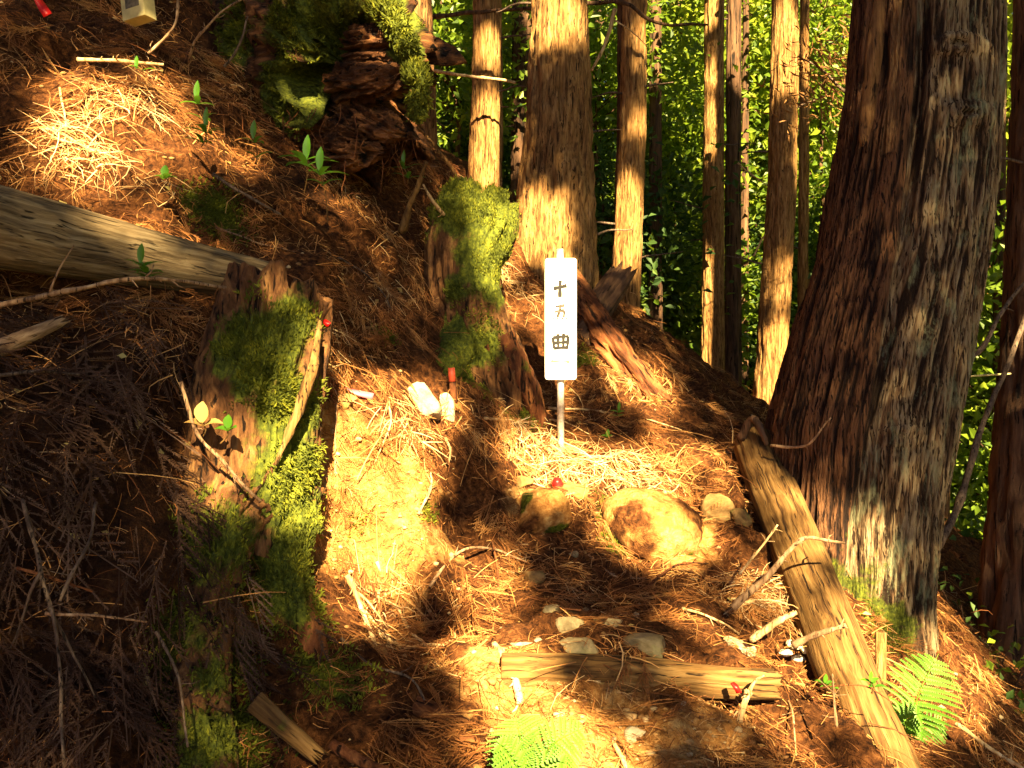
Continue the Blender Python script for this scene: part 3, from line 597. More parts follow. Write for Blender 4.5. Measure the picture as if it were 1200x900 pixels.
log('broken_log', 'short dark broken log leaning against the dappled cedar right of the sign', at(672, 402, 4.35), at(728, 322, 4.75), .085, .065, m_bark_dark, 231, amp=.02, jag=.12, n=50, m=60)
log('splintered_log', 'splintered rust-orange log sloping down to the right behind the sign', at(660, 330, 4.6), at(775, 482, 4.02), .09, .055, m_rot, 241, amp=.03, jag=.2, n=60, m=110, fr=(30, 30, 3))
log('half_buried_log', 'pale broken log half buried in dark litter at the bottom left', at(300, 822, 1.74), at(372, 884, 1.72), .020, .014, m_logw, 251, amp=.008, jag=.04, n=30, m=50, mossL=[(at(330, 850, 1.7), .05, .5)])
log('buried_plank_piece', 'short worn wood piece bedded among stones above the step', at(612, 715, 2.62), at(705, 728, 2.58), .022, .014, m_logw, 255, amp=.01, jag=.05, n=30, m=50)
log('rotten_log_piece', 'dull brown log piece in the dark litter left of the bright fern', at(450, 818, 2.02), at(545, 858, 1.93), .035, .02, m_rot, 257, amp=.015, jag=.06, n=36, m=50)
log('orange_bark_chunk', 'orange bark chunk below the dull brown log piece', at(505, 866, 1.88), at(556, 872, 1.86), .022, .014, m_rot, 258, amp=.01, jag=.04, n=30, m=40)
log('grey_branch', 'thick grey-brown branch end poking in at the left edge below the log', at(-40, 425, 1.9), at(74, 375, 2.08), .024, .012, m_stick, 259, amp=.006, jag=.04, n=24, m=50)
log('round_stake', 'short round brown stake stuck in the ground right of the slanting log', at(1032, 800, 2.6), at(1032, 742, 2.62), .017, .016, m_bark_pale, 261, amp=.003, n=20, m=20, cat='stake')

# ------------------------------------------------------------------ the sign
SDp = 3.5; sp0 = at(658, 512, SDp); sc = SDp/F
def slab(mb, x0, x1, z0, z1, y0, y1, r=.0, k=5):
    pts = []
    for (cx_, cz_, a0) in ((x1-r, z1-r, 0), (x0+r, z1-r, 90), (x0+r, z0+r, 180), (x1-r, z0+r, 270)):
        for a in np.linspace(a0, a0+90, k): pts.append((cx_+r*math.cos(R(a)), cz_+r*math.sin(R(a))))
    pts = np.array(pts); n_ = len(pts); Fv = np.column_stack([pts[:, 0], np.full(n_, y0), pts[:, 1]]); Bv = np.column_stack([pts[:, 0], np.full(n_, y1), pts[:, 1]])
    Vv = np.vstack([Fv, Bv, [[(x0+x1)/2, y0, (z0+z1)/2], [(x0+x1)/2, y1, (z0+z1)/2]]]); f3 = []; f4 = []
    for q_ in range(n_):
        s_ = (q_+1) % n_; f4.append((q_, q_+n_, s_+n_, s_)); f3 += [(2*n_, q_, s_), (2*n_+1, s_+n_, q_+n_)]
    mb.add(Vv, f3, f4)
def sx(px): return (px-600)*sc
def sz(py): return (450-py)*sc
sign = empty('trail_sign', sp0, 'white upright wooden trail sign with black characters on a thin white post', 'sign')
mb = MB(); slab(mb, sx(638.5), sx(675.5), sz(445), sz(303), SDp-.012, SDp+.004, .012); part('board', mb, m_white, sign, smooth=False)
mb = MB(); tube(mb, [np.array([sx(657.5), SDp+.020, sz(530)]), np.array([sx(657), SDp+.020, sz(400)]), np.array([sx(656.5), SDp+.020, sz(291)])], .0155, 14); part('post', mb, m_dirtywhite, sign)
def stroke(mb, pts, wdt, y):
    y = y-.00025*(len(mb.v) % 8)
    P_ = np.array([[sx(a), y, sz(b)] for a, b in pts]); P_ = spline(P_, 8); T_ = unit(np.gradient(P_, axis=0)); N_ = np.cross(T_, [0, 1, 0]); ww = (wdt*sc/2)*(1+.18*np.sin(np.linspace(0, 6, 8)+pts[0][0]))
    a = P_-N_*ww[:, None]; b = P_+N_*ww[:, None]; m_ = len(P_); o_ = np.array([0, .0018, 0]); Vv = np.vstack([a, b, a+o_, b+o_]); f = []
    for q_ in range(m_-1): f += [(q_, q_+1, m_+q_+1, m_+q_), (q_, 2*m_+q_, 2*m_+q_+1, q_+1), (m_+q_+1, 3*m_+q_+1, 3*m_+q_, m_+q_)]
    f += [(0, m_, 3*m_, 2*m_), (m_-1, 3*m_-1, 4*m_-1, 2*m_-1)]; mb.add(Vv, None, f)
yf = SDp-.0135
mb = MB()
for s_ in ([(648.5, 338.5), (656, 337), (664, 335)], [(656.5, 329), (656, 340), (656, 348.5)]): stroke(mb, s_, 4.2, yf)
part('lettering', mb, m_ink, sign, smooth=False)
mb = MB()
for s_ in ([(650.5, 359.5), (656, 359), (661.5, 358)], [(656.5, 358.5), (655.5, 365), (653, 372)], [(650, 365.5), (656, 364.5), (661, 364)], [(661, 364), (661, 368), (660, 372)]): stroke(mb, s_, 3.0, yf)
for a in (648, 653.5, 659, 664): stroke(mb, [(a-.9, 373.6), (a, 373.4), (a+.9, 373.3)], 1.7, yf)
part('lettering', mb, m_inkfade, sign, smooth=False, label='faded middle character on the white sign')
mb = MB()
for s_ in ([(648, 395.5), (648.3, 402), (649.5, 408.5)], [(648, 396), (657, 394.8), (666, 394.3)], [(665.5, 394.3), (665.3, 401), (664.5, 408)], [(649, 408.2), (657, 407.6), (665.5, 407.2)], [(648.6, 402.2), (657, 401.4), (665, 401)], [(653.6, 391.5), (653.8, 400), (654.2, 408)], [(660.3, 390.8), (660, 400), (659.8, 408)]): stroke(mb, s_, 3.4, yf)
part('lettering', mb, m_ink, sign, smooth=False)
mb = MB(); stroke(mb, [(647, 423.5), (656, 423), (666, 423.5)], 1.5, yf); part('wire', mb, m_inkfade, sign, smooth=False)
for a, b, w_ in (([(645.5, 423), (647, 423), (648.5, 423)], 2.2, yf-.0022), ([(664, 424), (666, 424), (667.5, 424)], 2.4, yf-.0022), ([(655.4, 320), (656, 320), (656.8, 320)], 1.7, yf)):
    mb = MB(); stroke(mb, a, b, w_); part('screw', mb, m_steel, sign, smooth=False)
# little board high on the left bank
q0 = at(155, 22, 3.05); b2 = empty('small_board', q0, 'small yellowed board with dark print hanging at the top left edge', 'sign')
mb = MB(); xa, za = (138-600)/F*3.05, (450-22)/F*3.05; ub = np.array([(168-138)/F*3.05, -.03, .012])
def prism(mb, o_, u_, v_, w_):
    Vv = np.array([o_, o_+u_, o_+u_+v_, o_+v_, o_+w_, o_+u_+w_, o_+u_+v_+w_, o_+v_+w_]); mb.add(Vv, None, [(0, 1, 2, 3), (7, 6, 5, 4), (0, 4, 5, 1), (1, 5, 6, 2), (2, 6, 7, 3), (3, 7, 4, 0)])
o_ = np.array([xa+.01, 3.07, za]); prism(mb, o_, ub, np.array([-.02, .0, .17]), np.array([.022, .05, .0])); part('board', mb, m_yboard, b2, smooth=False)
mb = MB(); prism(mb, o_+np.array([.012, -.006, .042]), ub*.62, np.array([-.008, 0, .1]), np.array([0, .003, 0])); part('print', mb, m_print, b2, smooth=False)
mb = MB(); tube(mb, wob([at(152, 10, 3.11), at(150, -60, 3.15), at(148, -120, 3.2)], .01, 5), .008, 8); part('stake', mb, m_stick, b2)

# ------------------------------------------------------------------ stones
def ico(sub=3):
    import bmesh
    b = bmesh.new(); bmesh.ops.create_icosphere(b, subdivisions=sub, radius=1); v = np.array([x.co[:] for x in b.verts]); f = np.array([[q_.index for q_ in x.verts] for x in b.faces]); b.free(); return v, f
IV, IF = ico(4)
def stone(label, px, py, w_, h_, mt, seed, dep=None, sink=.55, sq=.8, name='stone', rot=0.):
    c_ = gp(px, py); d = c_[1]; rx = w_/2/F*d; rz = h_/2/F*d; ry = dep if dep else (rx+rz)/2
    v = IV.copy(); v = np.sign(v)*np.abs(v)**sq
    rs = np.random.default_rng(seed)
    for q_ in range(11 if w_ < 90 and h_ < 30 else 4):
        nn_ = unit(rs.normal(size=3)); dd_ = v@nn_-rs.uniform(.52, .85); v = v-np.clip(dd_, 0, None)[:, None]*nn_*.93
    v = v*(1+.16*fbm(IV*1.1+seed*3.1, seed, 2)+.07*fbm(IV*5+seed, seed+1, 4))[:, None]*np.array([rx, ry, rz])*1.18
    a = R(rot); v = v@np.array([[math.cos(a), 0, math.sin(a)], [0, 1, 0], [-math.sin(a), 0, math.cos(a)]])
    n_ = nrm(c_[0], c_[1])[0]; mb = MB(); vv = v+c_+n_*min(rx, ry, rz)*(1-sink)*.5+np.array([0, ry*.25, 0])
    if w_ > 55: vv = vv+unit(v)*(.012*fbm(vv*30, 3, 3)+.012*fbm(vv*12, 5, 2))[:, None]
    mb.add(vv, IF); at2 = dict(soil=np.clip(.55+.9*fbm(vv*9, 2, 3), 0, 1), moss=np.clip(.25+1.2*fbm(vv*7, 4, 3), 0, 1), green=np.zeros(len(vv))) if w_ > 55 else None
    return solo(name, mb, m_ground if w_ > 55 else mt, label, 'rock', attrs=at2)
SL = [('bright white-lit rock at the top edge of the bare soil face', 491, 480, 40, 44, m_stonepale, .7), ('narrow upright pale rock beside the bright white-lit rock', 521, 482, 17, 34, m_stonepale, .8),
 ('large rounded mossy boulder bedded in the trail below the sign', 765, 622, 106, 78, m_stonemoss, .85), ('grey round stone, leftmost of the loose stones above the step', 643, 732, 24, 17, m_stone, .9),
 ('flat pale oblong stone lying in sun above the step', 613, 752, 28, 11, m_stonepale, .7), ('squarish grey-green stone in the middle of the loose stones', 672, 750, 34, 24, m_stone, .65),
 ('low greenish flat stone touching the step log', 677, 768, 44, 20, m_stone, .65), ('roundish pale green stone right of the squarish one', 717, 746, 21, 18, m_stone, .9), ('long grey-green stone at the right behind the step log', 762, 769, 50, 26, m_stone, .7),
 ('brown stone in the shadow above the roundish pale green stone', 705, 731, 24, 20, m_stonemoss, .9), ('yellowish stone up against the dark hollow of the trail', 627, 692, 26, 22, m_stonemoss, .8),
 ('dark mossy stone half hidden beside the top of the slanting log', 843, 605, 32, 46, m_stonemoss, .8), ('second mossy stone right of the half hidden one, beside the log', 866, 622, 28, 26, m_stonemoss, .8),
 ('brown boulder in the dark hollow under the mossy stump', 628, 612, 56, 44, m_stonemoss, .8), ('pale yellow rock chip in litter right of the long stone', 865, 745, 26, 18, m_stonepale, .7),
 ('pale stone chip left of the white fungus cluster', 889, 751, 18, 14, m_stonepale, .8), ('small pale pebble right of the flat oblong stone', 631, 755, 10, 8, m_stonepale, .9), ('small tilted pebble standing above the long stone', 745, 721, 12, 16, m_stonepale, .8),
 ('small pebble at the left edge of the white oblong stone', 590, 737, 12, 9, m_stonepale, .9), ('greenish rock sunk in the left soil face', 410, 468, 26, 18, m_stonemoss, .8), ('pebble on the bare riser below the step', 745, 866, 24, 15, m_stonepale, .8),
 ('tiny round pebble on the riser near the right fork of the step', 795, 842, 9, 8, m_stonepale, .9), ('small pebble high in the dark hollow', 668, 662, 10, 8, m_stone, .9), ('small stone low on the left soil face', 452, 760, 12, 14, m_stonemoss, .9),
 ('stone in shade at the trail edge left of the boulder', 610, 570, 30, 16, m_stonemoss, .8), ('flat stone beside the red marker on the trail', 668, 582, 34, 16, m_stonemoss, .7)]
for k, (lab, px, py, w_, h_, mt, sq) in enumerate(SL): stone(lab, px, py, w_, h_, mt, 300+k, sq=sq, rot=random.uniform(-12, 12))
# fungus cluster
fr_ = gp(933, 762); fu = empty('fungus_cluster', fr_, 'cluster of white bracket fungi in the litter left of the slanting log', 'fungus')
for k, (a, b, w_) in enumerate([(921, 765, 15), (934, 757, 13), (945, 762, 12), (936, 772, 16), (926, 754, 9)]):
    c_ = at(a, b, fr_[1]-.02); v = IV.copy()*(1+.2*fbm(IV*2+k, 60+k, 2))[:, None]*np.array([w_/2/F*fr_[1]*1.05, .014, .011]); mb = MB(); mb.add(v+c_, IF); part('cap', mb, m_white_f, fu)

# ------------------------------------------------------------------ sticks
def stick(name, label, pts, r0, r1, mt=m_stick, seed=0, amp=.012, forks=(), lift=.008, cat='branch', n=18):
    """pts: (px, py) on the ground or (px, py, depth)"""
    if name.startswith('bank_twig'): r0 *= .6; r1 *= .55
    P = [gp(p[0], p[1], lift+r0) if len(p) == 2 else at(*p) for p in pts]; Q = wob(P, amp, seed, n, 7.)
    mb = MB(); tube(mb, Q, np.linspace(r0, r1, n)*(1+.12*np.random.default_rng(seed).normal(size=n)), 8, ridge=.15, fr=30)
    for (t, dx, dy, l, r) in forks:
        s0 = Q[int(t*(n-1))]; e = s0+np.array([dx, -.03, -dy])*l; tube(mb, wob([s0, (s0+e)/2+np.array([0, 0, .01]), e], amp*.7, seed+5, 8, 9.), np.linspace(r, r*.4, 8), 6)
    if forks != 'none' and r0 < .013 and cat == 'branch':
        rs = np.random.default_rng(seed+9)
        for _ in range(int(4+rs.random()*5)):
            t = rs.uniform(.1, .95); s0 = Q[int(t*(n-1))]; T_ = unit(Q[min(n-1, int(t*(n-1))+1)]-Q[max(0, int(t*(n-1))-1)]); pv = unit(rs.normal(size=3)); l = rs.uniform(.012, .05); e = s0+unit(T_*.7+pv*.8)*l
            tube(mb, [s0, (s0+e)/2+rs.normal(size=3)*.003, e], [r0*.35, r0*.25, r0*.12], 5)
    return solo(name, mb, mt, label, cat)
ST = [
 ('forked_branch', 'bleached forked branch drooping down the left of the soil face', [(395, 680), (412, 715), (435, 770)], .010, .005, m_bare, [(.3, .8, .9, .12, .004)]),
 ('long_stick', 'long pale curved stick slanting down right on the soil face', [(430, 712), (470, 745), (525, 782)], .008, .003, m_bare, ()),
 ('thin_stick', 'thin bleached stick running from sunlit soil to the litter', [(442, 660), (480, 715), (508, 765)], .005, .003, m_bare, [(.5, .6, 1, .08, .003)]),
 ('short_stick', 'short bright peg-like stick pointing down to the bright fern', [(584, 762), (600, 795), (612, 822)], .011, .010, m_bare, ()),
 ('curved_root', 'exposed curved root arching over the litter left of the dark hollow', [(500, 690), (530, 655), (570, 645), (612, 668)], .006, .003, m_stick, ()),
 ('dark_stick', 'thin dark stick standing in the dark hollow of the trail', [(575, 640), (580, 690), (576, 740)], .004, .003, m_rot, ()),
 ('bent_twig', 'bent pale twig reaching up over the slanting log from the left', [(865, 675, 2.72), (892, 640, 2.7), (912, 615, 2.68)], .005, .003, m_bare, ()),
 ('broken_branch', 'broken brown branch resting across the upper part of the slanting log', [(862, 712, 2.6), (905, 668, 2.58), (940, 632, 2.62), (990, 635, 2.66)], .012, .004, m_stick, [(.5, .7, -.5, .08, .004)]),
 ('short_branch', 'short pale broken branch in the litter below the fungi level', [(878, 748, 2.5), (905, 730, 2.46), (930, 718, 2.46)], .012, .007, m_bare, ()),
 ('wood_chip', 'bright wood chip lying in litter above the pale branch', [(862, 723), (880, 718), (898, 713)], .009, .006, m_bare, ()),
 ('stub_branch', 'stubby branch with pale tip leaning on the slanting log', [(930, 755, 2.46), (960, 742, 2.4), (990, 730, 2.36)], .011, .006, m_stick, ()),
 ('forked_peg', 'pale forked peg standing in front of the right end of the step log', [(876, 812, 2.12), (872, 825, 2.1), (866, 846, 2.1)], .010, .008, m_bare, [(.1, .8, -1, .05, .006)]),
 ('orange_twig', 'fine rust twig bending across the lower slanting log', [(955, 806, 2.2), (1010, 803, 2.12), (1045, 822, 2.14)], .0025, .0015, m_rot, ()),
 ('upright_twig', 'fine upright brown twig beside the lower slanting log', [(980, 852, 2.05), (977, 820, 2.05), (975, 792, 2.06)], .004, .002, m_stick, ()),
 ('litter_stick', 'thin stick curving down through the litter near the log foot', [(912, 780), (925, 830), (935, 880)], .003, .002, m_stick, ()),
 ('log_twig', 'fine twig sweeping from the shaded cedar foot to the slanting log top', [(905, 522, 3.3), (945, 520, 3.2), (975, 490, 3.15)], .006, .003, m_stick, ()),
 ('bank_branch', 'long bent branch lying along the underside of the left log', [(-20, 358, 1.95), (60, 342, 1.98), (130, 328, 2.02), (200, 326, 2.1), (268, 337, 2.22)], .008, .004, m_stick, [(.25, .55, -1.2, .10, .003)]),
 ('diagonal_twig', 'bare twig slanting across the front of the jagged rotten stump', [(212, 448, 2.0), (232, 505, 1.97), (262, 540, 1.96), (302, 584, 1.97)], .005, .004, m_stick, ()),
 ('stump_stick', 'bright stick lying on top of the sunlit needle patch at upper left', [(92, 70, 2.86), (140, 73, 2.84), (192, 77, 2.84)], .008, .005, m_bare, ()),
 ('hanging_root', 'pale root curving down out of the dark bank right of the small board', [(172, 62, 3.1), (205, 30, 3.1), (212, -10, 3.15)], .006, .005, m_stick, ()),
 ('hanging_root', 'thin hooked root dangling in the dark under the bank, middle of three', [(223, 72, 3.3), (230, 45, 3.25), (260, 15, 3.25), (290, -5, 3.3)], .006, .004, m_stick, ()),
 ('hanging_root', 'slim grey root against the dark hollow left of the overhanging stump', [(262, 80, 3.3), (282, 50, 3.28), (291, 18, 3.28)], .006, .004, m_stickgrey, ()),
 ('slope_stick', 'long thin grey stick lying down the needle slope below the seedlings', [(250, 205, 2.85), (290, 232, 2.85), (328, 252, 2.9)], .006, .004, m_stickgrey, ()),
 ('leaning_stick', 'mossy pale stick leaning up beside the overhanging stump tip', [(470, 275, 3.55), (482, 235, 3.5), (500, 190, 3.45)], .018, .008, m_logw, ()),
 ('leaning_stick', 'thin bright stick leaning left towards the middle mossy stump', [(542, 215, 3.6), (515, 178, 3.55), (488, 148, 3.5)], .009, .005, m_bark_pale, ()),
 ('leaning_stick', 'short pale stick rising from litter left of the middle mossy stump', [(520, 252, 3.55), (505, 232, 3.5), (495, 215, 3.5)], .008, .005, m_bare, ()),
 ('litter_branch', 'dry branched twig fanning out at the foot of the sign', [(560, 498), (610, 495), (655, 500), (690, 515)], .005, .002, m_bare, [(.3, .6, .6, .2, .003), (.5, .8, .3, .2, .003), (.15, .5, -.5, .12, .003)]),
 ('litter_branch', 'long thin twig in the litter from the sign to the right', [(640, 485), (700, 488), (760, 500), (795, 512)], .005, .002, m_bare, [(.4, .7, .5, .14, .002)]),
 ('soil_stick', 'small upright pale stick stuck on the soil face below the white-lit rock', [(520, 515), (524, 530), (526, 545)], .006, .003, m_bare, ()),
 ('soil_stick', 'small straight stick leaning on the lower soil face', [(492, 602), (500, 580), (504, 552)], .005, .003, m_bare, ()),
 ('ground_stick', 'pale stick near the bottom of the photo right of the bright fern', [(715, 875), (728, 890), (736, 902)], .006, .004, m_bare, ()),
 ('dark_branch', 'thin grey branch in deep shade slanting down right below the jagged stump', [(395, 758), (430, 795), (470, 825), (500, 846)], .0045, .002, m_stickgrey, ()),
 ('dark_branch', 'thick dark brown branch in the lower left shade near the frame bottom', [(390, 870, 1.75), (430, 893, 1.72), (470, 910, 1.7)], .013, .010, m_rot, ()),
 ('bank_twig', 'long vertical bare twig with a knuckle hanging down the left bank', [(30, 585, 1.72), (48, 660, 1.65), (62, 715, 1.6), (70, 800, 1.54), (74, 900, 1.46)], .008, .005, m_stickgrey, [(.35, -.5, 1.2, .12, .004), (.5, .6, 1.2, .15, .004)]),
 ('bank_twig', 'bare twig joining the knuckled twig from the upper right', [(112, 590, 1.76), (100, 640, 1.68), (74, 700, 1.62)], .007, .006, m_stickgrey, ()),
 ('bank_twig', 'horizontal spiny twig crossing the left bank at lower height', [(55, 716, 1.62), (110, 722, 1.62), (172, 732, 1.66)], .006, .004, m_stick, ()),
 ('bank_twig', 'rusty horizontal twig above the spiny horizontal twig', [(20, 664, 1.68), (70, 682, 1.68), (108, 694, 1.7)], .006, .004, m_rot, ()),
 ('bank_twig', 'bare grey twig lying across the bank just under the left log', [(0, 442, 1.88), (50, 436, 1.92), (95, 440, 1.96)], .008, .005, m_stickgrey, ()),
 ('bank_twig', 'grey spiny twig hanging beside the mossy root', [(180, 740, 1.64), (205, 790, 1.6), (222, 870, 1.52)], .006, .004, m_stickgrey, ()),
 ('right_bank_stick', 'pale yellowish stick lying at the bottom right corner', [(1120, 852, 2.5), (1160, 876, 2.45), (1200, 900, 2.4)], .007, .005, m_bare, ()),
 ('curved_branch', 'long grey branch curving up right beside the giant cedar', [(1100, 640, 3.6), (1128, 580, 3.7), (1150, 500, 3.8), (1180, 430, 3.9), (1215, 330, 4.0)], .018, .012, m_stickgrey, ()),
 ('curved_branch', 'grey branch arching from the giant cedar trunk to the right edge', [(1118, 425, 3.6), (1150, 410, 3.65), (1172, 365, 3.7), (1205, 325, 3.75)], .012, .008, m_stickgrey, ()),
 ('background_branch', 'dark horizontal branch crossing behind the top of the slim sunlit cedar', [(500, 20, 5.9), (560, 14, 5.9), (630, 10, 5.8)], .018, .012, m_bark_dark, ()),
 ('background_twig', 'pale dry twig lying level across the slim sunlit cedar', [(510, 84, 6.1), (550, 90, 6.0), (605, 97, 6.0)], .013, .010, m_bare, ()),
 ('background_twig', 'pale broken twig hanging down right of the thick middle cedar', [(721, 12, 5.5), (712, 45, 5.5), (694, 82, 5.5)], .014, .010, m_bare, [(.2, 1, .8, .25, .005)]),
 ('background_branch', 'dark branch between the thick middle cedar and the dappled cedar top', [(685, 5, 5.6), (730, 3, 5.6), (770, 26, 5.6), (830, 30, 5.8)], .018, .008, m_bark_dark, ()),
 ('background_twig', 'thin crooked twig between the close pair and the smooth cedar', [(865, 190, 6.5), (880, 205, 6.5), (900, 218, 6.5)], .008, .004, m_bare, ()),
 ('background_twig', 'bright bare twig slanting up in front of the smooth straight cedar foot', [(884, 300, 4.9), (890, 288, 4.9), (897, 275, 4.9)], .006, .004, m_bare, ()),
 ('root_hook', 'gnarled dark root lump on the top end of the slanting log', [(868, 512, 3.55), (882, 490, 3.5), (895, 508, 3.45), (900, 520, 3.45)], .02, .010, m_bark_dark, ()),
 ('rim_root', 'dry root hanging over the rim of the soil face beside the white-lit rock', [(455, 470), (452, 500), (446, 540)], 0.004, 0.002, m_bare, ()),
 ('rim_root', 'thin pale rootlet hanging down the soil face near its left edge', [(385, 480), (392, 520), (386, 560)], 0.0035, 0.0015, m_stick, ()),
 ('straw_stick', 'pale straw lying across the lower soil face, upper of the crossing pair', [(398, 684), (430, 690), (478, 706)], 0.004, 0.002, m_bare, ()),
 ('straw_stick', 'pale straw crossing the lower soil face steeply, below the upper straw', [(446, 690), (456, 722), (462, 752)], 0.0035, 0.002, m_bare, ()),
 ('straw_stick', 'short bleached twig at the foot of the drooping forked branch', [(412, 742), (440, 748), (470, 762)], 0.004, 0.002, m_bare, ()),
 ('litter_stick', 'broken rust twig in litter just right of the dark hollow', [(690, 660), (720, 680), (755, 684)], 0.004, 0.002, m_stick, ()),
 ('litter_stick', 'curved thin root on the sunny litter right of the mossy boulder', [(755, 690), (790, 672), (830, 662)], 0.005, 0.002, m_rot, ()),
 ('litter_stick', 'pale split twig lying left of the fungus cluster', [(800, 722), (830, 726), (868, 735)], 0.005, 0.003, m_bare, ()),
 ('litter_stick', 'dry twig slanting in litter under the fungus cluster', [(880, 790), (905, 776), (925, 785)], 0.004, 0.002, m_bare, ()),
 ('slope_stick', 'dry twig sloping through the needle patch left of the tall lit seedling', [(60, 160), (110, 185), (160, 195)], 0.004, 0.002, m_bare, ()),
 ('slope_stick', 'bleached twig standing up in the sunlit needle patch', [(70, 108), (74, 140), (80, 175)], 0.004, 0.003, m_bare, ()),
 ('slope_stick', 'thin brown twig above the right end of the left log', [(250, 270), (290, 285), (340, 300)], 0.004, 0.002, m_stick, ()),
 ('slope_stick', 'thin twig hanging in the dark litter left of the middle mossy stump', [(400, 300), (430, 330), (450, 372)], 0.004, 0.002, m_stickgrey, ()),
 ('guy_line', 'thin yellow line stretched between the giant cedar and the right edge tree', [(1120, 442, 3.7), (1150, 440, 3.9), (1184, 438, 4.1)], .0045, .0045, m_yboard, ()),
]
for k, (nm, lab, pts, r0, r1, mt, fk) in enumerate(ST): stick(nm, lab, pts, r0, r1, mt, 400+k*3, .0 if nm == 'guy_line' else (.006 if r0 < .004 else .012), fk, cat=('cord' if nm == 'guy_line' else 'branch'))
# red stake and markers
def ribbon(mb, P, wd, tw=.6):
    P = spline(P, 12); T, N, B = frames(P); a = np.linspace(0, tw, 12)[:, None]; s_ = N*np.cos(a)+B*np.sin(a); n2 = np.cross(T, s_)*.0012; Vv = np.stack([P-s_*wd/2-n2, P+s_*wd/2-n2, P+s_*wd/2+n2, P-s_*wd/2+n2], 1).reshape(-1, 3); f = []
    for q_ in range(11):
        for e in range(4): f.append((q_*4+e, q_*4+(e+1) % 4, q_*4+4+(e+1) % 4, q_*4+4+e))
    f += [(3, 2, 1, 0), (44, 45, 46, 47)]; mb.add(Vv, None, f)
mb = MB(); tube(mb, [gp(533, 480, .0), at(531, 460, gd(533, 480)-.04), at(529, 432, gd(533, 480)-.05)], [.014, .014, .012], 8); solo('marker_stake', mb, m_rot, 'red-topped short stake at the upper rim of the soil face', 'stake')
mb = MB(); tube(mb, [at(530, 447, gd(533, 480)-.048), at(529, 431, gd(533, 480)-.05)], [.0146, .0135], 10); o = solo('red_cap', mb, m_redwood, None, None); par = [x for x in C.collection.objects if x.name.startswith('marker_stake')][0]
o.parent = par; o.location = o.location-par.location
for nm, lab, P, wd, mt in (('pink_tape', 'crumpled pink tape lying on litter left of the white-lit rock', [gp(411, 450, .012), gp(420, 458, .02), gp(436, 466, .012)], .022, m_pink),
    ('red_tape', 'red tape loop hanging at the top left corner', [at(38, -14, 2.8), at(46, 2, 2.8), at(56, 18, 2.8)], .03, m_red), ('red_tape', 'tiny red tape bit behind the rim of the jagged rotten stump', [at(377, 372, 2.32), at(382, 378, 2.31), at(386, 381, 2.31)], .016, m_red),
    ('red_tape', 'red tape scrap under the right end of the step log', [at(858, 800, 2.12), at(863, 806, 2.11), at(866, 812, 2.11)], .014, m_red)):
    mb = MB(); ribbon(mb, P, wd, 1.4); solo(nm, mb, mt, lab, 'tape')
cR = gp(651, 574, .04); mb = MB(); mb.add(IV*(1+.25*fbm(IV*2, 5, 2))[:, None]*np.array([.022, .018, .026])+cR, IF); solo('red_marker', mb, m_red, 'bright red marker knob on the trail below the sign', 'marker')

